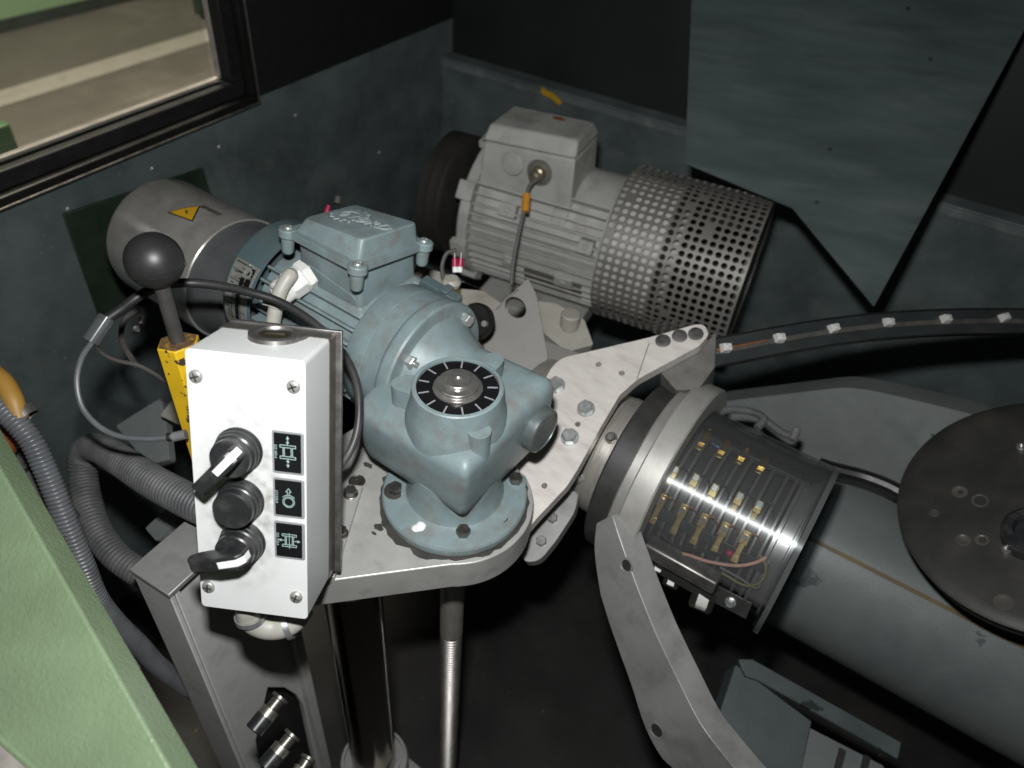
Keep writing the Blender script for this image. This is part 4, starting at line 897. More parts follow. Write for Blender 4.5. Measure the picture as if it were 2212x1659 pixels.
def sax(x, ang, r): return V((x, -r * cos(radians(ang)), r * sin(radians(ang))))      # ang 0 = towards the front, 90 = up
for x, ang in ((-150, 75), (-146, 14), (-132, 60)):
    p = sax(x, ang, 62); mb = MB(); mb.hexbolt(axm(p, sax(0, ang, 1)), 8, 5, 6); mb.build('cap_screw', M['boltdark'] if ang > 50 else M['zinc'], sr)
mb = MB(); mb.lathe([(0, -94), (46, -94), (46, 52), (0, 52)], 48, SX); mb.build('core', M['core'], sr)
rg = None
for k in range(6):
    for dx in (-4.2, 4.2):
        x = -80 + k * 21 + dx
        if rg is None:
            mb = MB(); mb.lathe([(44, -1.7), (66, -1.7), (66.8, -1), (66.8, 1), (66, 1.7), (44, 1.7)], 56, SX); rg = mb.build('contact_ring', M['slip'], sr); c = rg
        else: c = twin(rg)
        c.location = (x * S, 0, 0)
for k in range(5):
    x = -69.5 + k * 21; mb = MB(); mb.lathe([(44, -3.5), (63, -3.5), (63, 3.5), (44, 3.5)], 40, SX @ Matrix.Translation((0, 0, x))); mb.build('insulator_disc', M['core'], sr)
for k in range(6):
    x = -80 + k * 21; mb = MB(); mb.lathe([(44, -2.6), (61, -2.6), (61, 2.6), (44, 2.6)], 40, SX @ Matrix.Translation((0, 0, x))); mb.build('insulator_disc', M['disc'], sr)
mb = MB(); mb.lathe([(40, 33), (69, 33), (69, 36), (64, 37), (64, 47), (69, 48), (69, 51), (40, 51)], 56, SX); mb.build('end_bush', mat('end_bush_alloy', (.30, .29, .28), .35, metal=.7, var=.15), sr)
inv = SLIP.inverted()
def shit(px, py, R):
    o = inv @ CAM; d = inv.to_3x3() @ ray(px, py); A = d.y ** 2 + d.z ** 2; B_ = o.y * d.y + o.z * d.z; C_ = o.y ** 2 + o.z ** 2 - R * R
    p = o + d * ((-B_ - math.sqrt(max(0, B_ * B_ - A * C_))) / A); return p.x, math.degrees(math.atan2(p.z, -p.y))
mb = MB(); mb.lathe([(75, -65), (77, -65), (77, 46), (75, 46), (75, -65)], 40, SX, 270 - 160, 270 - (shit(1590, 970, 76)[1] + 10)); mb.build('dark_backing', M['core'], sr)
# brush bridges with brass holders
def holder(x, ang, kind):
    m_ = frame(sax(x, ang, 69), (1, 0, 0), None, sax(0, ang, 1)); e = bpy.data.objects.new('brush_holder', None); COL.objects.link(e); e.parent = sr; mm = m_.copy(); mm.translation *= S; e.matrix_local = mm
    if kind == 'top':
        mb = MB(); mb.box(-3.4, 3.4, -12, 4, -2, 1.2); mb.box(-3.0, 3.0, -20, -12, -3, -1); mb.build('brass_strip', M['brass'], e, bevel=.4)
        mb = MB(); mb.lathe([(0, -1), (4.2, -1), (4.4, 3), (3.8, 6), (2.4, 8), (0, 9)], 20, Matrix.Translation((0, 6, 1))); mb.build('lamp_bulb', clear('amber_bulb', (.95, .82, .55), .05, 1.5), e)
        mb = MB(); mb.lathe([(0, 0), (3.3, 0), (3.3, 2.2), (0, 2.2)], 16, Matrix.Translation((0, 6, -1))); mb.build('bulb_base', M['brass'], e)
    elif kind == 'low':
        mb = MB(); mb.box(-3.8, 3.8, -4, 9, -1, 3.5); mb.box(-2.6, 2.6, -15, -4, -2, 1.5); mb.box(-3.2, 3.2, -22, -15, -3, .5); mb.build('brass_strip', M['brass'], e, bevel=.5)
        mb = MB(); mb.lathe([(0, 0), (2.6, 0), (2.6, 2), (0, 2)], 14, Matrix.Translation((0, 3, 3.4))); mb.build('terminal_screw', M['steel'], e)
        mb = MB(); mb.tube([V((2, 6, 3)), V((6, 9, 4)), V((10, 7, 2)), V((12, 2, -2))], .8, 8, sub=5); mb.build('lead', M['copper'], e)
    else:
        mb = MB(); mb.box(-3.4, 3.4, -5, 7, -2, 1.6); mb.box(-2.4, 2.4, -11, -5, -2, 0); mb.build('brass_strip', M['brass'], e, bevel=.4); mb = MB(); mb.box(-2.6, 2.6, 0, 6, 1.5, 3.4); mb.build('carbon_box', M['zinc'], e, bevel=.4)
        mb = MB(); mb.tube([V((2, 5, 2)), V((6, 8, 4)), V((11, 6, 3)), V((14, -1, -1))], .7, 8, sub=5); mb.build('lead', M['cableb'], e)
for q in ((1525, 945), (1568, 963), (1610, 978), (1652, 998)): holder(*shit(*q, 69), 'top')
for q in ((1455, 1022), (1500, 1040), (1541, 1062), (1595, 1080), (1637, 1098)): holder(*shit(*q, 69), 'mid')
for q in ((1428, 1085), (1474, 1107), (1518, 1128), (1563, 1147), (1608, 1166)): holder(*shit(*q, 69), 'low')
for ang, r, nm in ((shit(1500, 1150, 70)[1], 70, 'bridge_bar'), (shit(1560, 985, 70)[1] + 20, 70, 'bridge_bar')):
    m_ = frame(sax(0, ang, r), (1, 0, 0), None, sax(0, ang, 1)); mb = MB(); mb.box(-65, 40, -5, 5, -6, -1, m_); mb.build(nm, M['core'], sr, bevel=.6)
# wires inside
def sw(pts, r, m_, nm, R=70): 
    P = []
    for px, py, rr in pts: x, a = shit(px, py, rr); P.append(sax(x, a, rr))
    mb = MB(); mb.tube(P, r, 8); mb.build(nm, m_, sr)
sw([(1456, 1200, 70), (1480, 1197, 72), (1530, 1213, 74), (1590, 1222, 74), (1630, 1216, 72), (1655, 1204, 68)], 1.5, M['pink'], 'pink_wire')
sw([(1420, 1125, 66), (1435, 1160, 70), (1475, 1185, 72), (1540, 1193, 74), (1580, 1215, 72)], 1.3, M['cableb'], 'black_wire')
sw([(1560, 1238, 70), (1610, 1265, 72), (1645, 1255, 72), (1655, 1225, 70), (1640, 1195, 66)], 1.1, mat('olive_wire', (.20, .17, .06), .4), 'olive_wire')
sw([(1555, 1225, 68), (1600, 1250, 70), (1635, 1270, 72), (1650, 1240, 70)], 1.0, M['cable'], 'grey_wire')
sw([(1530, 950, 60), (1550, 965, 66), (1575, 975, 62)], 1.0, mat('blue_wire', (.10, .20, .33), .4), 'blue_wire'); sw([(1640, 1010, 60), (1668, 1008, 66), (1690, 1000, 62)], 1.0, bpy.data.materials['blue_wire'], 'blue_wire')
x, a = shit(1575, 1197, 72); mb = MB(); mb.sphere(sax(x, a, 70), 3.4, 14); mb.build('red_terminal', M['red'], sr)
# clear cover: open below, with an end rim
a_lo = shit(1480, 1215, 83)[1]; print('a_lo', a_lo, shit(1540, 1090, 83))
co = thing('clear_cover', 'clear acrylic cylinder cover with a bright streak over the slip rings', 'cover', SLIP)
mb = MB(); mb.lathe([(83.5, -65), (83.5, 56), (80.5, 56), (80.5, -65), (83.5, -65)], 96, SX, 25, 270 - a_lo); cv = mb.build('tube', M['acryl'], co)
mb = MB(); mb.lathe([(78.5, 52), (84.3, 52), (84.3, 56.5), (78.5, 56.5), (78.5, 52)], 96, SX); mb.build('end_rim', clear('acrylic_edge', (.35, .42, .43), .12, 1.5, .10), co)
mb = MB(); mb.lathe([(60, 49), (80.4, 49), (80.4, 52), (60, 52), (60, 49)], 80, SX); mb.build('end_plate', clear('acrylic_plate', (.72, .76, .77), .06, 1.49), co)
# lower rail of the cover with hex head bolts
br = thing('cover_rail', 'dark clamping rail with chrome hex bolts along the lower edge of the clear cover', 'rail', SLIP)
xa, aa = shit(1391, 1178, 83); xb, ab = shit(1552, 1255, 83); am = (aa + ab) / 2
RF = frame(sax(0, am, 82), (1, 0, 0), None, sax(0, am, 1))
mb = MB(); mb.box(xa, xb, -16, 0, -14, 2.5, RF); mb.build('bar', M['steeldark'], br, bevel=2)
mb = MB(); mb.box(xa + 14, xb, -34, -16.4, -18, -4, RF); mb.build('lower_bar', M['disc'], br, bevel=1)
for px, py, af, hgt, m_ in ((1512, 1312, 19, 22, M['chrome']), (1448, 1262, 13, 8, M['chrome']), (1420, 1232, 13, 8, M['chrome'])):
    p = inv @ at(px, py, 690 if af > 14 else 705); mb = MB(); d_ = V((.12, -.72, -.45)); mb.hexbolt(axm(p - d_.normalized() * hgt, d_), af, hgt, af * .62, 3); mb.build('hex_bolt', m_, br, bevel=.8)
q = [inv @ at(*k) for k in ((1548, 1268, 690), (1620, 1305, 676), (1608, 1330, 678), (1540, 1300, 690))]
mb = MB(); c_ = sum(q, V()) / 4; m_ = frame(c_, q[1] - q[0], None, (0, -.6, .2)); mb.box(-15, 17, -9, 9, -2, 0, m_); mb.build('bracket_tab', M['disc'], br, bevel=.5); mb = MB(); mb.hexbolt(m_, 7, 3.5, 5); mb.build('hex_bolt', M['zinc'], br)
q0, q1 = inv @ at(1692, 1192, 655), inv @ at(1655, 1272, 662); mb = MB(); m_ = frame(q0, q1 - q0, None, (0, -.7, .4)); mb.box(0, (q1 - q0).length, -2.6, 2.6, -2, 0, m_); mb.build('pale_strip', M['trim'], br, bevel=.3)
# coiled spring cords on the far side of the cover
for P_, lab in (([(1545, 893, 770), (1580, 885, 775), (1625, 890, 775), (1650, 905, 770), (1635, 925, 765)], 'grey coiled cord nearest the ring behind the clear cover'), ([(1650, 905, 775), (1690, 935, 770), (1715, 940, 765), (1720, 930, 760), (1712, 952, 755)], 'grey coiled cord near the outer end of the clear cover')):
    P = [at(*k) for k in P_]; tt = thing('coiled_cord', lab, 'cord', Matrix.Translation(P[0])); mb = MB(); mb.corr(rel(P, P[0]), 4.2, 2.2, .9, 12); mb.build('cord', M['hosed'], tt)

# ================================================================== TORQUE ARM
ta = [(1322, 1112, 735), (1340, 1168, 722), (1375, 1265, 702), (1418, 1372, 680), (1470, 1480, 655), (1508, 1555, 638), (1548, 1612, 624), (1612, 1690, 606), (1680, 1760, 590), (1790, 1850, 575), (1920, 1950, 560)]
xx_, aa_ = shit(1330, 1112, 106.5); zt_ = (SLIP @ sax(xx_, aa_, 106.5) - CAM).dot(BM @ V((0, 0, 1)))
ta = [(a, b, zt_ - 1 - (zt_ - 596) * k / 8 if k < 9 else c) for k, (a, b, c) in enumerate(ta)]
C0 = [at(*q) for q in ta]; tA = thing('torque_arm', 'long flat grey arm with oval holes running down from the ring to the bottom edge', 'arm', Matrix.Translation(C0[0]))
fL = (BM @ V((-.60, .15, .79))).normalized(); fR = (BM @ V((.90, -.12, .42))).normalized()
wL = [22, 36, 49, 54, 62, 69, 74, 80, 84, 86, 86]; wR = 23
Cs = catmull(C0, 4); vs = []; fs = []; n = len(Cs)
for i, p in enumerate(Cs):
    tn = (Cs[min(i + 1, n - 1)] - Cs[max(i - 1, 0)]).normalized(); a_ = (fL - tn * fL.dot(tn)).normalized(); b_ = (fR - tn * fR.dot(tn)).normalized()
    k = i / (n - 1) * 10; j = min(int(k), 9); wl_ = wL[j] + (wL[j + 1] - wL[j]) * (k - j)
    for q in (p, p + a_ * wl_, p + a_ * wl_ + b_ * wR, p + b_ * wR): vs.append(q - C0[0])
for i in range(n - 1):
    for k in range(4): fs.append((i * 4 + k, i * 4 + (k + 1) % 4, i * 4 + 4 + (k + 1) % 4, i * 4 + 4 + k))
fs += [(0, 1, 2, 3), tuple(n * 4 - 4 + k for k in range(4))]
mb = MB(); mb.add(vs, fs); mb.build('bar', M['alud'], tA, bevel=.6)
fn = fR.cross(fL); fn = -fn if fn.dot(CAM - C0[3]) < 0 else fn
for px, py, r in ((1352, 1221, 6.3), (1417, 1577, 7.3)):
    # bore: rim and dark bottom set in the bar's face where the bar really is
    bv = BVHTree.FromPolygons([tuple(v) for v in vs], fs); hit = bv.ray_cast(CAM - C0[0], ray(px, py).normalized()); p, nn_ = hit[0], hit[1]
    if nn_.dot(ray(px, py)) > 0: nn_ = -nn_
    a_ = fL
    mb = MB(); mb.lathe([(r + 1.0, -1), (r + .9, .25), (r, .3), (r - .2, .1), (0, .1)], 32, axm(p, nn_)); h_ = mb.build('bore_rim', M['alud'], tA); mb = MB(); mb.lathe([(0, .15), (r * .8, .15), (r * .8, .3), (0, .3)], 28, axm(p + a_ * -1.0, nn_)); mb.build('bore', M['disc'], h_)

# ================================================================== LARGE DUSTY MOTOR
MF = Matrix.Translation(V((-256, 898, 847))) @ rotz(6)
mo = thing('large_motor', 'dusty grey ribbed electric motor with terminal box and perforated end guard', 'motor', MF)
mb = MB(); mb.lathe([(0, -262), (88, -262), (88, -60), (80, -58), (80, 30), (0, 30)], 64, SX); mb.build('barrel', M['dusty'], mo)
fin = None
for ph in [12, 24] + list(range(128, 248, 8)):
    if fin is None:
        mb = MB(); mb.hexa([(-250, -1.6, 86), (-66, -1.6, 86), (-66, 1.6, 86), (-250, 1.6, 86)], [(-250, -1.1, 99), (-66, -1.1, 99), (-66, 1.1, 99), (-250, 1.1, 99)]); fin = mb.build('fin', M['dusty'], mo); c = fin
    else: c = twin(fin)
    c.matrix_local = Matrix.Rotation(radians(ph - 90), 4, 'X')
mb = MB(); mb.lathe([(0, -272), (84, -272), (98, -268), (104, -264), (104, -250), (0, -250)], 64, SX)
for a in (20, 100, 145, 190, 235):
    mb.box(-271, -248, -13, 13, 100, 111, Matrix.Rotation(radians(a - 90), 4, 'X'))
mb.build('end_shield', M['dusty'], mo, bevel=1.5)
mb = MB(); mb.lathe([(0, -66), (99, -66), (99, -54), (0, -54)], 64, SX); mb.build('rear_ring', M['dusty'], mo, bevel=1)
for x0, x1, ph in ((-210, -186, 150), (-196, -176, 192), (-92, -72, 160), (-118, -92, 196)):
    mb = MB(); mb.box(x0, x1, -9, 9, 86, 101, Matrix.Rotation(radians(ph - 90), 4, 'X')); mb.cyl(Matrix.Rotation(radians(ph - 90), 4, 'X') @ V(((x0 + x1) / 2, 0, 100)), Matrix.Rotation(radians(ph - 90), 4, 'X') @ V(((x0 + x1) / 2, 0, 103)), 4); mb.build('boss', M['dusty'], mo, bevel=1)
mb = MB(); mb.box(-165, -80, -13, 13, 92, 97, Matrix.Rotation(radians(206 - 90), 4, 'X')); mb.build('rating_plate', mat('rating_plate_brown', (.09, .08, .07), .5, var=.2), mo)
# terminal box on top
mb = MB(); mb.hexa([(-254, -66, 44), (-118, -66, 54), (-118, 26, 60), (-254, 26, 60)], [(-249, -60, 122), (-122, -60, 130), (-122, 24, 130), (-249, 24, 122)]); mb.build('terminal_box', M['dusty'], mo, bevel=3)
mb = MB(); mb.hexa([(-251, -63, 124), (-120, -63, 132), (-120, 26, 132), (-251, 26, 124)], [(-244, -56, 146), (-124, -52, 152), (-128, 18, 150), (-244, 16, 146)]); lid2 = mb.build('box_lid', M['dusty'], mo, bevel=4, seg=3)
mb = MB(); mb.lathe([(0, 0), (9, 0), (8, .5), (0, .5)], 14, Matrix.Translation((-172, 2, 149.3)) @ Matrix.Scale(.5, 4, (0, 1, 0))); mb.build('red_smudge', M['redbrown'], lid2)
p = L(MF, 1109, 353, 'y', -64); T = axm((p.x, -64, p.z), (0, -1, .08)); mb = MB(); mb.lathe([(0, 0), (15, 0), (15.5, 2), (14, 4), (11, 4.2), (10.4, 6), (0, 6.4)], 32, T); mb.build('blind_plug', M['dusty'], mo)
p = L(MF, 1166, 372, 'y', -64); T = axm((p.x, -64, p.z), (0, -1, .02)); mb = MB(); mb.lathe([(0, 0), (17, 0), (17.5, 2), (16.5, 4), (14, 4), (13, 1), (0, 1)], 32, T); mb.build('gland_seat', M['guard'], mo)
mb = MB(); mb.lathe([(0, 1), (9.5, 1), (9.5, 10), (7, 12), (7, 20), (5, 22), (0, 22)], 24, T); mb.build('gland', mat('gland_brassy', (.42, .37, .27), .35, metal=.8, var=.2), mo)
mb = MB(); mb.hexa([(-140, -64, 36), (-118, -66, 36), (-118, -66, 62), (-140, -66, 62)], [(-140, -78, 38), (-120, -80, 40), (-120, -72, 60), (-140, -72, 60)]); mb.build('box_lug', M['dusty'], mo, bevel=2)
# perforated guard
gx0_, gx1_, Rg, na, nl = -62.0, 119.0, 106.0, 42, 17
A0, A1 = radians(-12), radians(228)
vs = []; fs = []; grid = {}
def gv(i, j):
    if (i, j) not in grid:
        a = A0 + (A1 - A0) * i / na; x = gx0_ + (gx1_ - gx0_) * j / nl; grid[i, j] = len(vs); vs.append((x, Rg * cos(a), Rg * sin(a)))
    return grid[i, j]
for i in range(na):
    for j in range(nl):
        c = [gv(i, j), gv(i + 1, j), gv(i + 1, j + 1), gv(i, j + 1)]; h = .27; inn = []
        for k in range(8):
            t_ = pi / 4 * k + pi / 8 + pi; di, dj = cos(t_), sin(t_)
            a = A0 + (A1 - A0) * (i + .5 + di * .38) / na; x = gx0_ + (gx1_ - gx0_) * (j + .5 + dj * .38) / nl
            inn.append(len(vs)); vs.append((x, Rg * cos(a), Rg * sin(a)))
        if random.random() < .035: fs.append(tuple(inn))          # clogged hole
        fs += [(c[0], c[1], inn[2], inn[1]), (c[1], c[2], inn[4], inn[3]), (c[2], c[3], inn[6], inn[5]), (c[3], c[0], inn[0], inn[7]),
               (c[0], inn[1], inn[0]), (c[1], inn[3], inn[2]), (c[2], inn[5], inn[4]), (c[3], inn[7], inn[6])]
mb = MB(); mb.add(vs, fs); g_ = mb.build('perforated_guard', M['guard'], mo, shade=False)
so = g_.modifiers.new('thick', 'SOLIDIFY'); so.thickness = .6 * S; so.offset = -1
mb = MB(); mb.lathe([(106.3, 118.2), (106.3, 120), (103.5, 120), (103.5, 118.2), (106.3, 118.2)], 80, SX); mb.build('guard_rim', M['guard'], mo)
mb = MB(); mb.lathe([(105.6, gx0_), (105.6, gx1_), (103.8, gx1_), (103.8, gx0_), (105.6, gx0_)], 24, SX, 318, 366); mb.build('lower_band', M['dusty'], mo)
mb = MB(); mb.lathe([(80, -56), (97, -56), (97, 12), (80, 14)], 64, SX); mb.build('inner_shroud', M['shroud'], mo)
mb = MB(); mb.lathe([(0, 13), (90, 13), (90, 18), (60, 20), (60, 112), (0, 112)], 48, SX); mb.build('fan_drum', M['nearblack'], mo)
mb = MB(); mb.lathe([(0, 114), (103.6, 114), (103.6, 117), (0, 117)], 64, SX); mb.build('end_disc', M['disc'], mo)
mb = MB(); mb.box(-240, -80, -90, 90, -128, -100); mb.build('foot', M['dusty'], mo, bevel=2)
# belt pulley at its left end
bpul = thing('belt_pulley', 'dark belt pulley at the left end of the dusty motor', 'pulley', MF)
mb = MB(); mb.lathe([(0, -342), (78, -342), (88, -337), (88, -332), (82, -328), (88, -324), (88, -317), (82, -313), (88, -309), (88, -303), (78, -298), (0, -298)], 64, SX); mb.build('wheel', M['belt'], bpul)
mb = MB(); mb.lathe([(0, -300), (22, -300), (22, -270), (0, -270)], 24, SX); mb.build('shaft', M['boltdark'], bpul)
# sensor lead with orange sleeve on the motor front
P = [at(*q) for q in ((1158, 388, 968), (1142, 405, 955), (1135, 440, 950), (1128, 470, 948), (1117, 520, 945), (1108, 570, 945), (1104, 615, 945))]
t = thing('sensor_lead', 'thin grey lead with an orange sleeve hanging in front of the dusty motor', 'cable', Matrix.Translation(P[0]))
mb = MB(); mb.tube(rel(P, P[0]), 2.4, 10); mb.build('lead', M['cable'], t)
mb = MB(); mb.cyl(at(1138, 420, 951) - P[0], at(1134, 458, 948) - P[0], 5); mb.build('sleeve', M['orange'], t)
# yellow tag on the ledge
p0, p1 = bw(1170, 193, 6), bw(1216, 219, 6); d_ = p1 - p0
t = thing('yellow_tag', 'small yellow tape tag stuck on the wall ledge above the dusty motor', 'tag', BW @ Matrix.Translation(p0))
mb = MB(); mb.prism([(0, -6), (10, -8), (22, -6), (d_.length * .9, -10), (d_.length, -2), (24, 5), (10, 3), (0, 6)], 0, 1, m=frame((0, 0, 0), d_, None, (0, 0, 1))); mb.build('tape', M['yelsign'], t)

# ================================================================== MID GROUND BEHIND THE GEARBOX
def slab(name, label, cat, pts, zc, depth, m_, bevel=1.5, nrm=None, rad=3, hole=None):
    """solid plate: outline in the plane through the first points, given depth behind it"""
    P = [at(px, py, z) for (px, py), z in zip(pts, zc if isinstance(zc, (list, tuple)) else [zc] * len(pts))]
    o = P[0]; nn_ = V(nrm).normalized() if nrm is not None else (BM @ V((0, -.5, -.87)))
    x = (P[1] - o); fr = frame(o, x, None, nn_); inv_ = fr.inverted()
    pl = [(lambda q: (q.x, q.y))(L(fr, px, py, 'z', 0)) for px, py in pts]
    t = thing(name, label, cat, fr); hs = []
    if hole: c = L(fr, hole[0], hole[1], 'z', 0); hs = [[(c.x + hole[2] * cos(k * pi / 14), c.y + hole[3] * sin(k * pi / 14)) for k in range(28)]]
    mb = MB(); mb.prism(roundpoly(pl, rad, 3), -depth, 0, holes=hs); mb.build('body', m_, t, bevel=bevel); return t, fr
slab('beige_casting', 'beige cast machine block behind the gear motor', 'casting', [(900, 572), (960, 590), (1045, 628), (1100, 668), (1060, 740), (930, 690), (880, 620)], 830, 60, M['beige'], 3, (-.1, -.35, .93))
t, fr = slab('gusset_bracket', 'taupe triangular bracket with an oval hole in front of the dusty motor', 'bracket', [(1046, 688), (1141, 601), (1160, 640), (1184, 775), (1150, 815), (1046, 800)], 800, 14, M['bracket'], 1.2, (.18, -.80, .57), hole=(1114, 664, 9.5, 12.5))
slab('beige_ledge', 'beige casting step right of the taupe bracket', 'casting', [(1155, 650), (1200, 655), (1262, 690), (1282, 745), (1225, 760), (1175, 720)], 850, 40, M['beige'], 3, (-.05, -.45, .9))
p = at(1232, 690, 835); t = thing('beige_boss', 'short beige cylinder boss standing on the casting step', 'boss', Matrix.Translation(p)); mb = MB(); mb.cyl((0, 0, -30), (0, 0, 8), 11, n=28, ch=1.5); mb.build('cylinder', M['beige'], t)
slab('beige_beam', 'lower beige beam between bracket and pale rotor plate', 'beam', [(1175, 735), (1270, 770), (1262, 800), (1165, 790)], 810, 30, M['bracket'], 2, (0, -.5, .86))
p = at(1030, 694, 745); hwm = frame(p, xs, None, (0.35, -.75, .55))
t = thing('hand_wheel', 'black round wheel edge peeking out behind the gear motor flange', 'wheel', hwm)
mb = MB(); mb.lathe([(0, -6), (16, -6), (18, -3), (18, 3), (16, 6), (0, 6)], 40); mb.build('disc', M['frame'], t); mb = MB(); mb.lathe([(0, 5), (3, 5), (3, 9), (0, 9)], 14, Matrix.Translation((13, 2, 1))); mb.build('screw', M['zinc'], t)
# magenta crimp terminals on a small pale block
p = at(975, 610, 770); t = thing('terminal_post', 'small brass post with two magenta crimp terminals behind the blue motor', 'terminal', Matrix.Translation(p))
mb = MB(); mb.lathe([(0, -16), (8, -16), (9, -10), (8, -2), (0, -2)], 20); mb.build('base', M['brass'], t); mb = MB(); mb.lathe([(0, -3), (9, -3), (10, 1), (7, 5), (0, 5)], 20); mb.build('pale_nut', M['cablew'], t)
for (a, b, c2, d2) in ((983, 588, 982, 545), (993, 588, 997, 545)):
    q0, q1 = at(a, b, 768) - p, at(c2, d2, 764) - p; m1 = q0.lerp(q1, .28)
    mb = MB(); mb.cyl(q0, m1, 2.6); mb.build('white_sleeve', M['marker'], t); mb = MB(); mb.cyl(m1, m1.lerp(q1, .6), 3.4, 2.8, ch=.4); mb.build('crimp', M['red'], t); mb = MB(); mb.cyl(m1.lerp(q1, .6), q1, 1.6); mb.build('tip', M['steeldark'], t)
mb = MB(); mb.tube([at(*k) - p for k in ((985, 540, 764), (965, 548, 766), (955, 575, 768), (958, 600, 770))], 2.2, 8); mb.build('lead', M['wire'], t)
p = at(706, 455, 800); t = thing('magenta_plug', 'small magenta plug showing above the terminal box lid', 'plug', Matrix.Translation(p)); mb = MB(); mb.cyl(at(702, 470, 800) - p, at(710, 444, 800) - p, 3.2, 2.6); mb.build('body', M['red'], t); mb = MB(); mb.cyl(at(728, 440, 810) - p, at(730, 425, 810) - p, 4, 3); mb.build('grey_plug', M['wire'], t)

# ================================================================== HANGING SHEET (upper right)
q3 = [at(1495, -40, 985), at(1480, 350, 955), at(1888, 662, 900)]
x_ = (q3[2] - q3[1]); n_ = x_.cross(q3[0] - q3[1]); n_ = -n_ if n_.dot(CAM - q3[0]) < 0 else n_
r = ray(1888, 420); SF = frame(q3[1], CAM + r * ((q3[1] - CAM).dot(n_) / r.dot(n_)) - q3[1], None, n_)
t = thing('sheet_panel', 'large hanging grey sheet metal guard with a cut corner at upper right', 'panel', SF)
pl = [(lambda q: (q.x, q.y))(L(SF, *k, 'z', 0)) for k in ((1496, -60), (1480, 352), (1690, 440), (1712, 449), (1888, 662), (2212, 66), (2290, -80))]
mb = MB(); mb.prism(pl, -3, 0); mb.build('sheet', M['sheet'], t, bevel=.8)
for px, py in ((1793, 322), (1765, 437), (2010, 128), (1962, 18)):
    c = L(SF, px, py, 'z', 0); mb = MB(); mb.lathe([(2.6, 0), (2.4, .6), (0, .9)], 14, Matrix.Translation((c.x, c.y, 0))); mb.build('rivet', M['disc'], t)

# ================================================================== CRADLE, ROLLER, GUIDE WHEEL (right)
CRF = frame(at(1700, 960, 925), xs, None, -ysd + ZW * .25)
t = thing('cradle_casting', 'grey cast cradle wall with a pale top edge behind the clear cover', 'casting', CRF)
top = [(1440, 886), (1523, 872), (1648, 857), (1760, 844), (1829, 836), (1890, 845), (1990, 868), (2108, 897), (2320, 985)]
pl = [(lambda q: (q.x, q.y))(L(CRF, *k, 'z', 0)) for k in top + [(2320, 1480), (1900, 1330), (1640, 1270), (1440, 1120)]]
mb = MB(); mb.prism(roundpoly(pl, [0, 2, 4, 8, 16, 10, 12, 10, 0, 0, 0, 0, 0], 4), -40, 0); mb.build('wall', M['cast'], t, bevel=1.5)
TB = frame(at(1890, 1258, 880), xs, None, ZW)
t = thing('large_roller', 'big grey tube with an ochre seam strip at lower right', 'roller', TB)
mb = MB(); mb.lathe([(0, -108), (98, -108), (101, -105), (101, 420), (0, 420)], 96, SX); mb.build('tube', M['tubem'], t)
inv2 = TB.inverted(); o = inv2 @ CAM; d = inv2.to_3x3() @ ray(1990, 1285); A = d.y ** 2 + d.z ** 2; B_ = o.y * d.y + o.z * d.z; C_ = o.y ** 2 + o.z ** 2 - 101 ** 2
p = o + d * ((-B_ - math.sqrt(max(0, B_ * B_ - A * C_))) / A); an = math.atan2(p.z, p.y)
mb = MB(); vs = []; 
for k in range(5):
    a = an + (k - 2) * .011
    vs += [(-104, 101.1 * cos(a), 101.1 * sin(a)), (400, 101.1 * cos(a), 101.1 * sin(a)), (400, 102.0 * cos(a), 102.0 * sin(a)), (-104, 102.0 * cos(a), 102.0 * sin(a))]
fs = []
for k in range(4):
    for e in range(4): fs.append((k * 4 + e, k * 4 + (e + 1) % 4, k * 4 + 4 + (e + 1) % 4, k * 4 + 4 + e))
fs += [(0, 1, 2, 3), (16, 17, 18, 19)]; mb.add(vs, fs); mb.build('seam_strip', M['brownline'], t)
t = thing('gap_strip', 'black strip laid along the gap between cradle wall and grey tube', 'strip', Matrix.Translation(at(1797, 1020, 800)))  # black tube drawn where the dark gap runs
o0 = at(1797, 1020, 800); P = [at(*k) for k in ((1770, 1003, 806), (1797, 1012, 803), (1860, 1028, 796), (1910, 1046, 786), (1945, 1064, 778), (1990, 1094, 770))]
mb = MB(); mb.tube(rel(P, o0), 7.5, 10); mb.build('strip', M['frame'], t)
pn = (BM @ V((-.652, -.993, -1))).normalized()
PF = axm(at(2266, 1102, 690), pn)
t = thing('guide_wheel', 'dark brown guide wheel with round dimples cut by the right edge', 'wheel', PF)
mb = MB(); mb.lathe([(0, -22), (114, -22), (118, -18), (118, -8), (122, -2), (122.8, 2), (120, 4), (110, 5), (44, 6), (0, 6)], 96); mb.build('disc', M['pulley'], t)
def dimple(px, py, r, m_, nm='dimple'):
    p = L(PF, px, py, 'z', 6); mb = MB(); mb.lathe([(r + 1.2, -.8), (r + 1.2, 0), (r, .2), (r * .8, -.3), (0, -.5)], 24, Matrix.Translation((p.x, p.y, 6))); mb.build(nm, m_, t)
dm = mat('dimple_brown', (.075, .07, .06), .35, var=.2)
for px, py, r in ((2073, 1062, 5.5), (2117, 1081, 6), (2080, 1166, 5), (2121, 1166, 4.5), (2168, 1300, 6.5), (2018, 1108, 3)): dimple(px, py, r, dm)
for px, py in ((2206, 968), (2178, 1132), (2174, 1190)):
    p = L(PF, px, py, 'z', 8); mb = MB(); mb.lathe([(0, -3), (4.4, -3), (4.4, 3), (3.6, 3.8), (2.2, 3.8), (2.2, 1), (0, 1)], 18, Matrix.Translation((p.x, p.y, 8))); mb.build('bolt', M['steel'], t)
p = L(PF, 2230, 1160, 'z', 8); mb = MB(); mb.lathe([(0, 0), (24, 0), (24, 12), (20, 16), (15, 16), (13, 8), (0, 8)], 48, Matrix.Translation((p.x, p.y, 6))); mb.build('hub', M['black'], t)
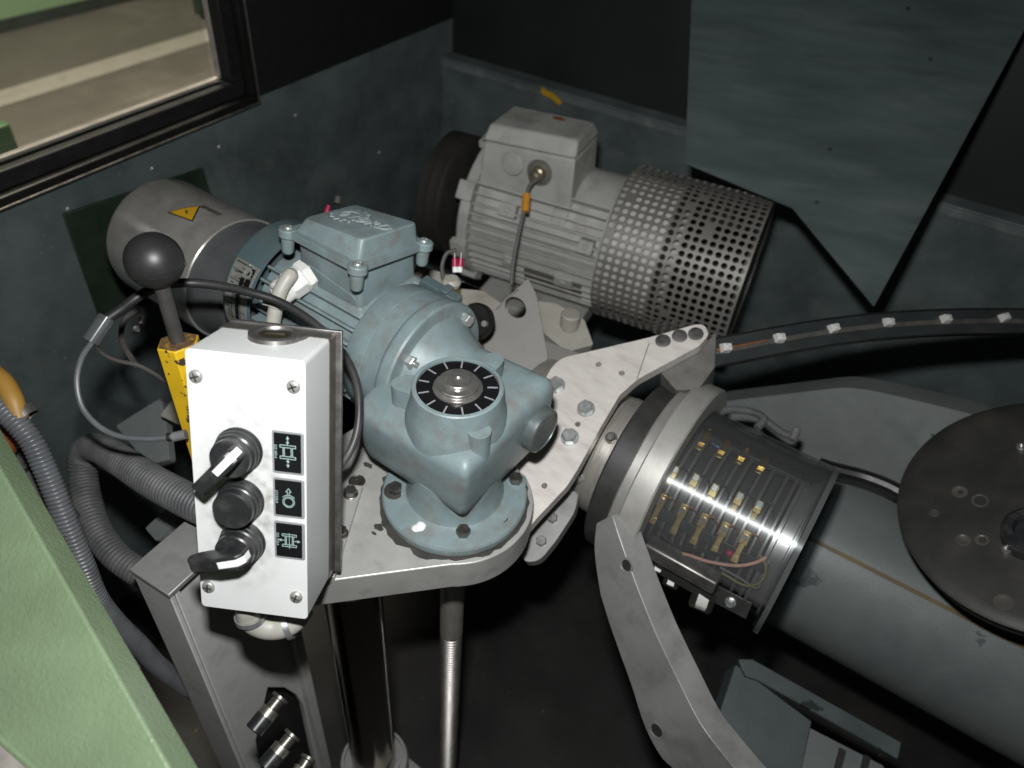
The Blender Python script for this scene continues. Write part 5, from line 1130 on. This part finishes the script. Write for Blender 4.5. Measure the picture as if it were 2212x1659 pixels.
# sheet metal bracket at the bottom right
BB = frame(at(1612, 1426, 800), at(1945, 1604, 770) - at(1612, 1426, 800), None, (0, -.25, .97))
t = thing('base_bracket', 'grey sheet metal base bracket in the bottom right gloom', 'bracket', BB)
lb = lambda px, py: (lambda q: (q.x, q.y))(L(BB, px, py, 'z', 0))
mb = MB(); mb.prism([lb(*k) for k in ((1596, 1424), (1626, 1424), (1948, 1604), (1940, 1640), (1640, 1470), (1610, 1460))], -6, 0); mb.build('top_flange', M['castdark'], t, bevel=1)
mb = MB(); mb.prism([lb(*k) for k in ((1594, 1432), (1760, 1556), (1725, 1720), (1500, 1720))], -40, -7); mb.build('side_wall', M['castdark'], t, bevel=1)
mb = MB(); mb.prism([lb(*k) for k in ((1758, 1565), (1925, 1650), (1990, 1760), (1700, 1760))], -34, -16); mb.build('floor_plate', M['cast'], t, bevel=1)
for px, py in ((1826, 1645), (1880, 1660)):
    c = lb(px, py); mb = MB(); mb.box(c[0] - 3, c[0] + 3, c[1] - 14, c[1] + 14, -15.8, -12); mb.build('slot_bar', M['disc'], t)
# flats and rails behind the hose on the left
slab('grey_flat', 'grey triangular flat behind the looped hose', 'plate', [(250, 920), (348, 858), (358, 905), (366, 992), (320, 1005)], 780, 10, M['cast'], 1, (-.1, -.5, .85))
slab('beige_block', 'small beige block beside the yellow socket', 'block', [(345, 898), (374, 860), (400, 880), (402, 925)], 740, 22, M['beige'], 1, (-.1, -.4, .9))
slab('steel_bar', 'grey steel bar end between the hose loop and column', 'bar', [(313, 1141), (366, 1092), (392, 1112), (338, 1170)], 740, 30, M['cast'], 1.5, (-.1, -.4, .9))
slab('rail_bar', 'grey rail with rusty edge just above the column top', 'bar', [(345, 1190), (420, 1122), (470, 1150), (400, 1225)], 735, 24, M['alud'], 1.5, (-.1, -.4, .9))
slab('dark_rail', 'dark grey rail running under the control box left side', 'bar', [(425, 1140), (520, 1180), (505, 1230), (418, 1165)], 700, 20, M['cast'], 1.5, (-.1, -.4, .9))
t, fr = slab('yellow_clip', 'small yellow clip lying between the steel bars', 'clip', [(388, 1100), (412, 1088), (425, 1098), (398, 1114)], 715, 6, M['yellow'], .5, (-.1, -.4, .9))
